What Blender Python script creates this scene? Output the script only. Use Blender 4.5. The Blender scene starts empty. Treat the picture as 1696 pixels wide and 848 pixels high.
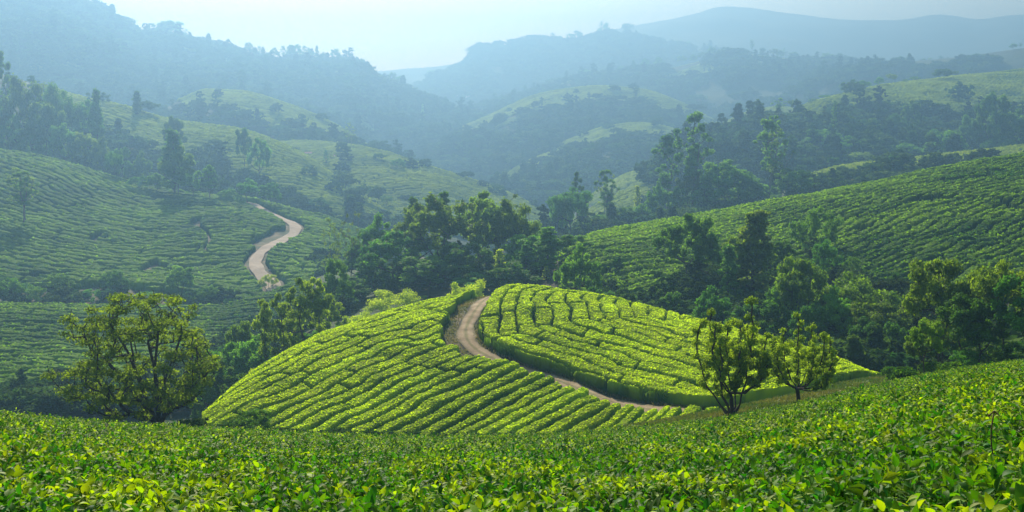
import bpy, math, random
import numpy as np
from mathutils import Vector
from mathutils.bvhtree import BVHTree

# ---------------------------------------------------------------- camera, world, sun, exposure
W, H = 1696.0, 848.0
F = 1818.0                      # focal length in photo pixels
HZ = 190.0                      # photo row of the horizon
CZ = 100.0                      # eye height above the datum
PITCH = math.atan((424 - HZ) / F)
cp, sp_ = math.cos(PITCH), math.sin(PITCH)
R = math.radians
scene = bpy.context.scene
col = scene.collection

cam_d = bpy.data.cameras.new('camera')
cam = bpy.data.objects.new('camera', cam_d)
col.objects.link(cam)
cam.location = (0, 0, CZ)
cam.rotation_euler = (math.pi / 2 - PITCH, 0, 0)
cam_d.sensor_width = 36
cam_d.lens = F / W * 36
cam_d.clip_start = 0.05
cam_d.clip_end = 20000
scene.camera = cam

SUN_AZ = R(-14)                 # from the view direction, negative = to the left
SUN_EL = R(33)
SKY, SUN, EXPO = 0.074, 5.0, 1.33
HAZE_D, HAZE_G, HAZE_COL = 0.0021, 0.62, (0.067, 0.127, 0.198, 1)

world = bpy.data.worlds.new('World')
scene.world = world
world.use_nodes = True
nt = world.node_tree
sky = nt.nodes.new('ShaderNodeTexSky')
sky.sky_type = 'NISHITA'
sky.sun_disc = False
sky.sun_elevation = SUN_EL
sky.sun_rotation = SUN_AZ
sky.air_density = 1.3
sky.dust_density = 1.5
sky.ozone_density = 1.0
nt.links.new(sky.outputs[0], nt.nodes['Background'].inputs[0])
nt.nodes['Background'].inputs[1].default_value = SKY
sd = bpy.data.lights.new('sun', 'SUN')
sd.energy = SUN
sd.angle = R(0.5)
sd.color = (1.0, 0.93, 0.80)
so = bpy.data.objects.new('sun', sd)
col.objects.link(so)
sdir = Vector((math.sin(SUN_AZ) * math.cos(SUN_EL), math.cos(SUN_AZ) * math.cos(SUN_EL), math.sin(SUN_EL)))
so.rotation_euler = sdir.to_track_quat('Z', 'Y').to_euler()
scene.view_settings.view_transform = 'Standard'
scene.view_settings.look = 'None'
scene.view_settings.exposure = EXPO
scene.view_settings.gamma = 1
scene.render.engine = 'CYCLES'
cy = scene.cycles
cy.max_bounces = 6
cy.diffuse_bounces = 3
cy.glossy_bounces = 2
cy.transmission_bounces = 4
cy.transparent_max_bounces = 8
cy.volume_bounces = 1
cy.use_denoising = True

rng = np.random.default_rng(7)
random.seed(7)

# ---------------------------------------------------------------- helpers
def unproject(px, py, d):
    a = (np.asarray(px, float) - W / 2) / F
    b = (H / 2 - np.asarray(py, float)) / F
    ry = cp + b * sp_
    k = d / ry
    return a * k, d + 0 * k, CZ + (b * cp - sp_) * k

def project(x, y, z):
    z = z - CZ
    f = y * cp - z * sp_
    u = y * sp_ + z * cp
    return W / 2 + F * x / f, H / 2 - F * u / f

def hsh(ix, iy, s):
    v = np.sin(ix * 127.1 + iy * 311.7 + s * 74.7) * 43758.5453
    return v - np.floor(v)

def vn(x, y, s=0):
    ix, iy = np.floor(x), np.floor(y)
    fx, fy = x - ix, y - iy
    fx = fx * fx * (3 - 2 * fx); fy = fy * fy * (3 - 2 * fy)
    return ((hsh(ix, iy, s) * (1 - fx) + hsh(ix + 1, iy, s) * fx) * (1 - fy)
            + (hsh(ix, iy + 1, s) * (1 - fx) + hsh(ix + 1, iy + 1, s) * fx) * fy) * 2 - 1

def fbm(x, y, s=0, o=4):
    r = 0 * x; a = 1.0
    for i in range(o):
        r = r + a * vn(x, y, s + i * 3.7)
        x = x * 2.03 + 5.1; y = y * 2.03 + 9.2; a *= .5
    return r

def pchip(xs, ys, x):
    xs = np.array(xs, float); ys = np.array(ys, float)
    h = np.diff(xs); dl = np.diff(ys) / h
    m = np.zeros(len(xs))
    for i in range(1, len(xs) - 1):
        if dl[i - 1] * dl[i] > 0:
            w1, w2 = 2 * h[i] + h[i - 1], h[i] + 2 * h[i - 1]
            m[i] = (w1 + w2) / (w1 / dl[i - 1] + w2 / dl[i])
    m[0] = dl[0]; m[-1] = dl[-1]
    x = np.clip(x, xs[0], xs[-1])
    i = np.clip(np.searchsorted(xs, x) - 1, 0, len(xs) - 2)
    t = (x - xs[i]) / h[i]
    return ((2 * t**3 - 3 * t**2 + 1) * ys[i] + (t**3 - 2 * t**2 + t) * h[i] * m[i]
            + (-2 * t**3 + 3 * t**2) * ys[i + 1] + (t**3 - t**2) * h[i] * m[i + 1])

def mesh_np(name, V, Fc, mats=(), smooth=False, attrs=None, midx=None):
    me = bpy.data.meshes.new(name)
    V = np.ascontiguousarray(V, dtype=np.float32)
    Fc = np.ascontiguousarray(Fc, dtype=np.int32)
    n, k = Fc.shape
    me.vertices.add(len(V)); me.vertices.foreach_set('co', V.ravel())
    me.loops.add(n * k); me.loops.foreach_set('vertex_index', Fc.ravel())
    me.polygons.add(n)
    me.polygons.foreach_set('loop_start', np.arange(0, n * k, k, dtype=np.int32))
    if smooth:
        me.polygons.foreach_set('use_smooth', np.ones(n, dtype=bool))
    for m in mats: me.materials.append(m)
    if midx is not None: me.polygons.foreach_set('material_index', np.asarray(midx, dtype=np.int32))
    for an, av in (attrs or {}).items():
        at = me.attributes.new(an, 'FLOAT', 'POINT')
        at.data.foreach_set('value', np.ascontiguousarray(av, dtype=np.float32))
    me.update(calc_edges=True)
    return me

def link(name, me, parent=None, label=None, cat=None, group=None, kind=None, loc=None):
    o = bpy.data.objects.new(name, me)
    col.objects.link(o)
    if parent is not None: o.parent = parent
    if label: o['label'] = label
    if cat: o['category'] = cat
    if group: o['group'] = group
    if kind: o['kind'] = kind
    if loc is not None: o.location = loc
    return o

def grid_faces(nu, nv):
    i, j = np.meshgrid(np.arange(nu - 1), np.arange(nv - 1), indexing='ij')
    a = (i * nv + j).ravel()
    return np.stack([a, a + nv, a + nv + 1, a + 1], 1)

ORD = ['', 'first', 'second', 'third', 'fourth', 'fifth', 'sixth', 'seventh', 'eighth', 'ninth', 'tenth', 'eleventh', 'twelfth',
       'thirteenth', 'fourteenth', 'fifteenth', 'sixteenth', 'seventeenth', 'eighteenth', 'nineteenth']
TENS = ['', '', 'twent', 'thirt', 'fort', 'fift', 'sixt', 'sevent', 'eight', 'ninet']
def ordinal(n):
    if n < 20: return ORD[n]
    if n % 10 == 0: return TENS[n // 10] + 'ieth'
    return TENS[n // 10] + 'y-' + ORD[n % 10]

# ---------------------------------------------------------------- materials
def new_mat(name):
    m = bpy.data.materials.new(name); m.use_nodes = True
    return m, m.node_tree, m.node_tree.nodes['Principled BSDF']

def leaf_mat(name, dark, light, trans=0.35, rough=0.5, spec=0.35, vary=0.35, tcol=None, contrast=1.0, nscale=3.0, nsc2=0.0):
    m, t, b = new_mat(name)
    N, L = t.nodes, t.links
    at = N.new('ShaderNodeAttribute'); at.attribute_name = 'tint'
    geo = N.new('ShaderNodeNewGeometry')
    nz = N.new('ShaderNodeTexNoise'); nz.inputs['Scale'].default_value = nscale
    nz.inputs['Detail'].default_value = 3
    L.new(geo.outputs['Position'], nz.inputs['Vector'])
    ad = N.new('ShaderNodeMath'); ad.operation = 'MULTIPLY_ADD'
    L.new(nz.outputs['Fac'], ad.inputs[0]); ad.inputs[1].default_value = 0.9
    s = N.new('ShaderNodeMath'); s.operation = 'SUBTRACT'
    L.new(at.outputs['Fac'], s.inputs[0]); s.inputs[1].default_value = 0.45
    L.new(s.outputs[0], ad.inputs[2])
    ad.use_clamp = True
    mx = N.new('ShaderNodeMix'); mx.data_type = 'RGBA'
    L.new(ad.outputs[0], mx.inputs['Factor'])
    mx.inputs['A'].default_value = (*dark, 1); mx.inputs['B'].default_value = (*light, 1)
    oi = N.new('ShaderNodeObjectInfo')
    mr = N.new('ShaderNodeMapRange')
    L.new(oi.outputs['Random'], mr.inputs['Value'])
    mr.inputs['To Min'].default_value = 1 - vary; mr.inputs['To Max'].default_value = 1 + vary
    hs = N.new('ShaderNodeHueSaturation')
    L.new(mx.outputs['Result'], hs.inputs['Color'])
    L.new(mr.outputs[0], hs.inputs['Value'])
    mr2 = N.new('ShaderNodeMapRange')
    ml = N.new('ShaderNodeMath'); ml.operation = 'MULTIPLY'; ml.inputs[1].default_value = 7.31
    fr = N.new('ShaderNodeMath'); fr.operation = 'FRACT'
    L.new(oi.outputs['Random'], ml.inputs[0]); L.new(ml.outputs[0], fr.inputs[0])
    L.new(fr.outputs[0], mr2.inputs['Value'])
    mr2.inputs['To Min'].default_value = 0.5 - vary * 0.03; mr2.inputs['To Max'].default_value = 0.5 + vary * 0.04
    L.new(mr2.outputs[0], hs.inputs['Hue'])
    L.new(hs.outputs[0], b.inputs['Base Color'])
    b.inputs['Roughness'].default_value = rough
    b.inputs['Specular IOR Level'].default_value = spec
    if trans > 0:
        tr = N.new('ShaderNodeBsdfTranslucent')
        tc = N.new('ShaderNodeMix'); tc.data_type = 'RGBA'; tc.blend_type = 'MULTIPLY'
        tc.inputs['Factor'].default_value = 1
        L.new(hs.outputs[0], tc.inputs['A'])
        tc.inputs['B'].default_value = (*(tcol or (1.5, 1.5, 0.6)), 1)
        L.new(tc.outputs['Result'], tr.inputs['Color'])
        ms = N.new('ShaderNodeMixShader'); ms.inputs[0].default_value = trans
        L.new(b.outputs[0], ms.inputs[1]); L.new(tr.outputs[0], ms.inputs[2])
        L.new(ms.outputs[0], N['Material Output'].inputs['Surface'])
    return m

def ground_mat(name, cols, scale=0.15, detail=8, rough=0.95, bump=0.3, bscale=2.0):
    m, t, b = new_mat(name)
    N, L = t.nodes, t.links
    geo = N.new('ShaderNodeNewGeometry')
    nz = N.new('ShaderNodeTexNoise'); nz.inputs['Scale'].default_value = scale
    nz.inputs['Detail'].default_value = detail; nz.inputs['Roughness'].default_value = 0.62
    L.new(geo.outputs['Position'], nz.inputs['Vector'])
    cr = N.new('ShaderNodeValToRGB')
    L.new(nz.outputs['Fac'], cr.inputs['Fac'])
    e = cr.color_ramp.elements
    e[0].position = 0.34; e[1].position = 0.66
    e[0].color = (*cols[0], 1); e[1].color = (*cols[-1], 1)
    for i, c in enumerate(cols[1:-1]):
        q = e.new(0.34 + 0.32 * (i + 1) / (len(cols) - 1)); q.color = (*c, 1)
    L.new(cr.outputs[0], b.inputs['Base Color'])
    b.inputs['Roughness'].default_value = rough
    b.inputs['Specular IOR Level'].default_value = 0.15
    n2 = N.new('ShaderNodeTexNoise'); n2.inputs['Scale'].default_value = bscale; n2.inputs['Detail'].default_value = 6
    L.new(geo.outputs['Position'], n2.inputs['Vector'])
    bp = N.new('ShaderNodeBump'); bp.inputs['Strength'].default_value = bump; bp.inputs['Distance'].default_value = 0.5 / bscale
    L.new(n2.outputs['Fac'], bp.inputs['Height']); L.new(bp.outputs[0], b.inputs['Normal'])
    return m

M = {}
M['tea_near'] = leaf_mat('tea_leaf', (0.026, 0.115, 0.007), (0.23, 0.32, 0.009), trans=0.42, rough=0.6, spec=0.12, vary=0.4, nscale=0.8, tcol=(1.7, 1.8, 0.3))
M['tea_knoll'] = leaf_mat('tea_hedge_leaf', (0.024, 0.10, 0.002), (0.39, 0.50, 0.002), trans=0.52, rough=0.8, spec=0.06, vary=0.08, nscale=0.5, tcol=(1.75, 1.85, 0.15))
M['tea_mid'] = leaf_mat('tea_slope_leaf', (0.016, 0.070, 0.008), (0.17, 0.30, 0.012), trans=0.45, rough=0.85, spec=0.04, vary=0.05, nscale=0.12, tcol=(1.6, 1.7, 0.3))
M['tea_far'] = leaf_mat('tea_distant_leaf', (0.022, 0.085, 0.010), (0.24, 0.34, 0.014), trans=0.35, rough=0.9, spec=0.03, vary=0.05, nscale=0.04)
M['leaf_green'] = leaf_mat('broad_leaf', (0.042, 0.135, 0.014), (0.16, 0.33, 0.020), trans=0.5, rough=.7, spec=.08, vary=0.35)
M['leaf_olive'] = leaf_mat('olive_leaf', (0.060, 0.125, 0.012), (0.20, 0.31, 0.018), trans=0.52, rough=.7, spec=.08, vary=0.25)
M['leaf_spread'] = leaf_mat('spread_leaf', (0.065, 0.12, 0.010), (0.22, 0.31, 0.014), trans=0.55, rough=.7, spec=.08, vary=0.05)
M['leaf_hero'] = leaf_mat('hero_leaf', (0.085, 0.16, 0.010), (0.30, 0.42, 0.014), trans=0.58, rough=.7, spec=.08, vary=0.05)
M['leaf_dark'] = leaf_mat('dark_leaf', (0.038, 0.12, 0.014), (0.14, 0.29, 0.020), trans=0.45, rough=.7, spec=.08, vary=0.35)
M['leaf_bright'] = leaf_mat('bright_leaf', (0.20, 0.30, 0.008), (0.46, 0.56, 0.012), trans=0.58, rough=.7, spec=.08, vary=0.12)
M['leaf_far'] = leaf_mat('far_leaf', (0.016, 0.050, 0.010), (0.065, 0.12, 0.018), trans=0.35, rough=.95, spec=0.02, vary=0.5)
M['bark'] = ground_mat('bark', [(0.035, 0.028, 0.022), (0.075, 0.06, 0.045)], scale=6, bscale=14, bump=0.6)
M['bark_pale'] = ground_mat('pale_bark', [(0.10, 0.085, 0.07), (0.22, 0.20, 0.17)], scale=4, bscale=10, bump=0.4)
M['scrub'] = ground_mat('scrub_ground', [(0.014, 0.030, 0.009), (0.028, 0.052, 0.014), (0.05, 0.08, 0.02)], scale=0.06, bscale=0.6, bump=0.8)
M['scrub_far'] = ground_mat('far_scrub', [(0.010, 0.028, 0.008), (0.016, 0.04, 0.012), (0.03, 0.06, 0.016)], scale=0.018, bscale=0.2, bump=0.8)
M['soil'] = ground_mat('tea_soil', [(0.020, 0.022, 0.010), (0.045, 0.04, 0.02)], scale=0.5, bscale=3)
M['bank'] = ground_mat('bank_earth', [(0.03, 0.05, 0.015), (0.08, 0.075, 0.035), (0.16, 0.12, 0.07)], scale=0.35, bscale=2)
M['path'] = ground_mat('dirt_path', [(0.15, 0.11, 0.06), (0.22, 0.165, 0.095), (0.30, 0.235, 0.145)], scale=0.7, bscale=5, bump=0.4)
def rutted(m):
    t = m.node_tree; N, Lk = t.nodes, t.links; b = N['Principled BSDF']
    src = b.inputs['Base Color'].links[0].from_socket
    at = N.new('ShaderNodeAttribute'); at.attribute_name = 'tint'
    nz = N.new('ShaderNodeTexNoise'); nz.inputs['Scale'].default_value = 1.3; nz.inputs['Detail'].default_value = 5
    geo = N.new('ShaderNodeNewGeometry'); Lk.new(geo.outputs['Position'], nz.inputs['Vector'])
    ad = N.new('ShaderNodeMath'); ad.operation = 'MULTIPLY_ADD'; ad.inputs[1].default_value = .22
    sb = N.new('ShaderNodeMath'); sb.operation = 'SUBTRACT'; sb.inputs[1].default_value = .11
    Lk.new(nz.outputs['Fac'], ad.inputs[0]); Lk.new(at.outputs['Fac'], sb.inputs[0]); Lk.new(sb.outputs[0], ad.inputs[2])
    cr = N.new('ShaderNodeValToRGB'); Lk.new(ad.outputs[0], cr.inputs['Fac'])
    e = cr.color_ramp.elements; e[0].position = .03; e[0].color = (.62, .72, .50, 1); e[1].position = .5; e[1].color = (.40, .48, .32, 1)
    q = e.new(.16); q.color = (1.1, 1.08, 1.05, 1); q = e.new(.34); q.color = (.95, .95, .95, 1)
    mx = N.new('ShaderNodeMix'); mx.data_type = 'RGBA'; mx.blend_type = 'MULTIPLY'; mx.inputs['Factor'].default_value = 1
    Lk.new(src, mx.inputs['A']); Lk.new(cr.outputs[0], mx.inputs['B']); Lk.new(mx.outputs['Result'], b.inputs['Base Color'])
rutted(M['path'])
M['road'] = ground_mat('road_surface', [(0.24, 0.19, 0.14), (0.34, 0.28, 0.21)], scale=0.3, bscale=2, bump=0.2)
M['grassy'] = ground_mat('meadow', [(0.045, 0.085, 0.014), (0.08, 0.12, 0.02), (0.13, 0.14, 0.035)], scale=0.6, bscale=6, bump=0.5)
M['rock'] = ground_mat('pale_rock', [(0.16, 0.15, 0.13), (0.28, 0.26, 0.23)], scale=2, bscale=6)
M['wall_paint'] = ground_mat('white_wall', [(0.62, 0.58, 0.54), (0.75, 0.72, 0.68)], scale=0.3, bscale=2, bump=0.1)
M['roof_tin'] = ground_mat('tin_roof', [(0.35, 0.2, 0.16), (0.45, 0.3, 0.25)], scale=0.3, bscale=2, bump=0.1)
M['glass_dark'] = ground_mat('window_glass', [(0.03, 0.04, 0.05), (0.05, 0.06, 0.07)], scale=1, rough=0.2, bump=0)
M['dry_grass'] = leaf_mat('dry_grass', (0.05, 0.10, 0.015), (0.22, 0.17, 0.07), trans=0.3, vary=0.1, nscale=0.4)
M['dry_stem'] = ground_mat('dry_stem', [(0.05, 0.03, 0.02), (0.12, 0.07, 0.04)], scale=6)
M['mountain'] = ground_mat('mountain_rock', [(0.012, 0.03, 0.012), (0.03, 0.05, 0.02)], scale=0.004, bscale=0.05)

# ---------------------------------------------------------------- the land: every hill a sheet of its own
HILLS = {}
class Hill:
    def __init__(self, key, crest, foot, k=1.7, amp=0.0, L=40.0, persp=False, back=1.3, seed=1, tb=1.9, edge=0.0):
        self.key = key
        st = lambda d: d * (1 + .40 * min(1, max(0, (d - 122) / 130)) + .25 * min(1, max(0, (d - 300) / 500))) if d < 1400 else d + 450
        crest = [(a, b, st(c_)) for a, b, c_ in crest]; foot = [(a, b, st(c_)) for a, b, c_ in foot]
        self.c = crest; self.f = foot; self.k = k; self.amp = amp; self.L = L
        self.persp = persp; self.back = back; self.seed = seed; self.tb = tb; self.edge = edge
        HILLS[key] = self
    def par(self, px):
        c, f = self.c, self.f
        g = lambda q, i: pchip([p[0] for p in q], [p[i] for p in q], px)
        return g(c, 1), g(c, 2), g(f, 1), g(f, 2)
    def P(self, px, t):
        px = np.asarray(px, float); t = np.asarray(t, float)
        px, t = np.broadcast_arrays(px, t)
        pc, dc, pf, df = self.par(px)
        if self.persp:
            tt = np.clip(t, 0, 1)
            d = df * (dc / df) ** tt
            d = np.where(t > 1, dc + (t - 1) * 30, d)
            u = np.clip((1 / d - 1 / dc) / (1 / df - 1 / dc), 0, 1)
            py = pc + (pf - pc) * u ** 1.12
            py = np.where(t > 1, pc + 60 * (t - 1) ** 2 * 1.2, py)
            x, y, z = unproject(px, py, d)
        else:
            d = df + (dc - df) * t
            tt = np.clip(t, 0, 1)
            py = pf + (pc - pf) * (1 - (1 - tt) ** self.k)
            bk = np.maximum(pf - pc, 45) * self.back
            py = np.where(t > 1, pc + bk * (t - 1) ** 2, py)
            d0 = np.where(t < 0, df, d)
            x, y, z = unproject(px, py, d0)
            x = np.where(t < 0, x * d / df, x)
            y = np.where(t < 0, d, y)
            z = np.where(t < 0, z - 0.5 * (df - d), z)
        if self.amp:
            e = 1 - (1 - self.edge) * np.clip(t, 0, 1) ** 3
            z = z + self.amp * e * fbm(x / self.L, y / self.L, self.seed, 5)
        return x, y, z
    def t_of(self, px, py):
        pc, dc, pf, df = self.par(np.asarray(px, float))
        q = np.clip((np.asarray(py, float) - pf) / (pc - pf), 0, 1)
        if self.persp:
            u = (1 - q) ** (1 / 1.12)
            d = 1 / (1 / dc + u * (1 / df - 1 / dc))
            return np.log(d / df) / np.log(dc / df)
        return 1 - (1 - q) ** (1 / self.k)
    def pick(self, px, py):
        x, y, z = self.P(px, self.t_of(px, py))
        return float(x), float(y), float(z)
    def build(self, px0, px1, nu, nv, name, label, mat, t0=-0.35, t1=None):
        t1 = t1 or self.tb
        U, T = np.meshgrid(np.linspace(px0, px1, nu), np.linspace(t0, t1, nv), indexing='ij')
        x, y, z = self.P(U, T)
        if self.key == 'field': z = z - .55
        V = np.stack([x, y, z], -1).reshape(-1, 3)
        Fc = grid_faces(nu, nv)
        self.V, self.Fc = V, Fc
        me = mesh_np(name, V, Fc, [mat], smooth=True)
        return link(name, me, label=label, cat='hill', kind='structure')

def L(*a): return list(a)
# foreground field (seen at a grazing angle) and the slope just below it
Hill('field', L((-500, 672, 30), (-100, 684, 30), (0, 690, 31), (130, 702, 33), (300, 712, 36), (480, 722, 38), (700, 728, 40), (850, 727, 40), (1000, 718, 41), (1150, 704, 43), (1320, 674, 47), (1440, 645, 52), (1550, 622, 58), (1696, 600, 64), (1900, 572, 68), (2200, 540, 70)),
     L((-500, 1389, 1.2), (2200, 1389, 1.2)), persp=True, tb=1.6)
Hill('lower_slope', L((-500, 705, 66), (100, 712, 66), (250, 711, 64), (500, 733, 68), (900, 742, 72), (1100, 740, 70), (1200, 730, 66)), L((-500, 760, 36), (1200, 770, 40)), tb=1.4)
Hill('meadow', L((1000, 712, 58), (1060, 703, 60), (1130, 691, 60), (1250, 669, 60), (1330, 650, 62), (1440, 627, 72), (1500, 620, 78), (1600, 608, 84), (1800, 594, 88), (2200, 560, 90)),
     L((1000, 738, 40), (1150, 722, 41), (1320, 692, 46), (1440, 662, 51), (1550, 640, 57), (1696, 616, 63), (2200, 590, 68)), tb=1.5, amp=0.12, L=4)
Hill('knoll', L((150, 756, 84), (300, 728, 86), (345, 693, 87), (400, 648, 92), (450, 612, 97), (500, 585, 101), (560, 560, 105), (650, 531, 110), (740, 509, 114), (800, 494, 117), (850, 487, 118), (900, 490, 118), (950, 497, 117), (1050, 518, 114), (1150, 545, 110), (1230, 566, 106), (1300, 585, 102), (1380, 608, 96), (1440, 634, 90), (1520, 660, 86)),
     L((150, 775, 76), (600, 742, 78), (1000, 740, 77), (1150, 712, 74), (1250, 694, 74), (1350, 680, 76), (1440, 662, 79), (1520, 680, 80)), k=1.55, amp=0.22, L=14, back=1.6, tb=1.7, edge=0.6)
Hill('wood_floor', L((100, 730, 120), (250, 700, 128), (340, 660, 145), (430, 600, 160), (520, 520, 170), (600, 480, 178), (700, 455, 180), (800, 450, 180), (900, 450, 178), (980, 470, 165), (1060, 500, 152), (1150, 520, 142), (1300, 555, 132), (1450, 585, 124), (1560, 595, 118), (1800, 590, 112), (2200, 580, 110)),
     L((100, 760, 105), (340, 715, 110), (600, 615, 124), (800, 565, 130), (1000, 575, 128), (1200, 625, 115), (1450, 665, 98), (1750, 665, 92), (2200, 660, 92)), amp=0.8, L=18)
Hill('right_slope', L((860, 500, 160), (930, 425, 168), (970, 401, 170), (1020, 386, 173), (1100, 371, 177), (1160, 362, 180), (1250, 345, 186), (1400, 318, 194), (1550, 286, 200), (1696, 262, 204), (1850, 238, 206), (2200, 190, 210)),
     L((860, 545, 138), (970, 540, 138), (1100, 560, 132), (1300, 590, 124), (1500, 590, 116), (1696, 580, 110), (2200, 570, 108)), amp=1.3, L=34, k=2.1, edge=0.2)
Hill('hidden_saddle', L((800, 440, 250), (850, 405, 255), (950, 388, 250), (1050, 376, 258), (1150, 352, 268), (1250, 335, 280), (1330, 300, 292), (1400, 280, 302), (1480, 270, 310), (1560, 262, 316), (1800, 235, 330), (2200, 200, 340)),
     L((800, 500, 190), (2200, 420, 215)), amp=1.0, L=30, edge=0.3)
# left side
Hill('terrace', L((-500, 512, 190), (0, 512, 190), (120, 514, 190), (330, 516, 190), (430, 500, 194), (480, 478, 200), (560, 450, 206), (700, 440, 210)), L((-500, 705, 128), (0, 700, 128), (400, 680, 132), (700, 620, 145)), k=1.25, amp=0.35, L=30)
Hill('left_slope', L((-500, 190, 300), (0, 254, 296), (60, 262, 294), (150, 286, 290), (230, 310, 286), (330, 326, 280), (420, 334, 276), (470, 347, 272), (530, 361, 268), (600, 386, 262), (660, 410, 255), (760, 450, 245)),
     L((-500, 520, 198), (0, 520, 197), (330, 522, 197), (430, 510, 198), (560, 480, 205), (760, 480, 215)), k=1.35, amp=1.6, L=42, edge=0.15, seed=5)
Hill('lit_shoulder', L((-500, 60, 480), (0, 122, 445), (60, 140, 435), (140, 164, 425), (190, 175, 420), (290, 203, 412), (390, 215, 402), (440, 230, 394), (500, 258, 384), (560, 298, 372), (620, 335, 360), (700, 385, 345)),
     L((-500, 330, 305), (0, 345, 305), (450, 420, 285), (700, 440, 270)), k=1.5, amp=3.0, L=50, edge=0.1, seed=9)
Hill('small_hill', L((220, 215, 560), (300, 166, 556), (345, 151, 552), (400, 153, 550), (470, 172, 540), (560, 210, 530), (610, 242, 520), (700, 290, 510)), L((220, 300, 440), (700, 340, 430)), k=1.5, amp=2.5, L=60, edge=0.1)
Hill('spur', L((380, 262, 475), (440, 240, 466), (500, 236, 460), (560, 240, 452), (640, 255, 442), (700, 275, 432), (780, 300, 422), (850, 326, 412), (900, 352, 402), (960, 388, 392), (1020, 420, 382)), L((380, 400, 300), (700, 440, 290), (1020, 470, 290)), k=1.6, amp=3.0, L=55, edge=0.1, seed=3)
Hill('left_mountain', L((-500, -70, 800), (-200, -60, 820), (0, -42, 840), (120, 0, 850), (200, 38, 860), (235, 58, 865), (300, 66, 875), (370, 86, 880), (450, 101, 890), (560, 106, 900), (602, 114, 900), (618, 132, 896), (650, 146, 880), (700, 167, 860), (760, 191, 840), (850, 216, 800), (900, 236, 780), (960, 256, 750), (1000, 284, 720), (1060, 320, 690), (1150, 360, 660)),
     L((-500, 300, 520), (300, 300, 540), (700, 370, 540), (1150, 400, 560)), k=1.6, amp=15, L=95, edge=0.10, seed=12)
# far centre and right
Hill('terraced_spur', L((660, 262, 740), (700, 240, 740), (760, 214, 740), (800, 197, 735), (850, 173, 730), (880, 161, 725), (930, 150, 720), (990, 144, 720), (1060, 150, 715), (1120, 168, 700), (1180, 200, 680), (1240, 235, 660), (1300, 262, 650)), L((660, 300, 580), (1300, 320, 540)), k=1.5, amp=7, L=60, edge=0.08, seed=61)
Hill('misty_spur', L((800, 305, 620), (850, 278, 620), (900, 252, 615), (950, 230, 610), (1000, 213, 605), (1055, 205, 600), (1110, 214, 595), (1160, 236, 590), (1230, 268, 580)), L((800, 340, 470), (1230, 340, 470)), k=1.5, amp=6, L=50, edge=0.08, seed=67)
Hill('far_spur', L((640, 232, 900), (700, 205, 900), (760, 188, 910), (850, 166, 940), (950, 136, 950), (1050, 121, 950), (1120, 112, 950), (1180, 98, 950), (1230, 89, 950), (1290, 96, 950), (1350, 103, 950), (1450, 110, 950), (1600, 114, 950), (1900, 120, 950)),
     L((640, 300, 680), (900, 330, 640), (1900, 330, 620)), k=1.5, amp=15, L=90, edge=0.08, seed=21)
Hill('far_hill', L((600, 190, 1250), (680, 150, 1270), (720, 128, 1280), (775, 100, 1290), (785, 84, 1290), (830, 76, 1300), (880, 69, 1300), (950, 73, 1300), (1010, 58, 1300), (1060, 64, 1300), (1130, 77, 1300), (1200, 90, 1300), (1280, 100, 1300), (1400, 112, 1300), (1900, 130, 1300)),
     L((600, 235, 1000), (1900, 235, 1000)), k=1.5, amp=14, L=110, edge=0.08, seed=27)
Hill('right_ridge', L((1080, 300, 400), (1180, 250, 405), (1250, 210, 420), (1310, 186, 440), (1370, 166, 460), (1430, 150, 480), (1480, 141, 500), (1560, 131, 520), (1696, 117, 540), (1900, 96, 560), (2200, 70, 580)),
     L((1080, 360, 320), (1300, 350, 318), (1696, 345, 330), (2200, 340, 345)), k=1.6, amp=4.0, L=55, edge=0.1, seed=31)
Hill('high_ridge', L((980, 275, 820), (1100, 225, 820), (1200, 185, 820), (1290, 148, 815), (1350, 128, 808), (1400, 114, 800), (1480, 105, 780), (1560, 97, 765), (1620, 90, 755), (1696, 79, 745), (1900, 50, 740), (2200, 10, 740)), L((980, 290, 600), (1100, 265, 600), (2200, 220, 590)), k=1.5, amp=6, L=90, edge=0.1, seed=33)
Hill('hazy_mound', L((1100, 270, 570), (1170, 222, 570), (1210, 200, 566), (1245, 187, 562), (1290, 180, 560), (1340, 188, 560), (1450, 230, 560)), L((1100, 300, 470), (1450, 300, 470)), k=1.5, amp=1.5, L=60, edge=0.2)
Hill('valley_mound', L((900, 380, 460), (960, 340, 460), (1000, 312, 455), (1040, 290, 450), (1080, 282, 450), (1130, 290, 450), (1250, 330, 450)), L((900, 400, 360), (1250, 390, 360)), k=1.5, amp=1.5, L=50, edge=0.2)
Hill('valley_field', L((860, 410, 370), (940, 372, 370), (985, 345, 366), (1030, 322, 362), (1080, 306, 360), (1140, 300, 360), (1250, 330, 360)), L((860, 430, 290), (1250, 400, 290)), k=1.4, amp=1.5, L=40, edge=0.2)
Hill('far_mountain', L((100, 150, 2450), (400, 132, 2450), (560, 125, 2450), (700, 118, 2450), (820, 98, 2450), (930, 70, 2450), (1060, 42, 2450), (1130, 26, 2450), (1200, 12, 2450), (1300, 20, 2450), (1400, 29, 2450), (1500, 32, 2450), (1550, 27, 2450), (1620, 36, 2450), (1690, 26, 2450), (1800, 34, 2450), (2300, 20, 2450)), L((100, 200, 1500), (2300, 200, 1500)), k=1.5, amp=22, L=300, edge=0.35, seed=41)

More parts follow.
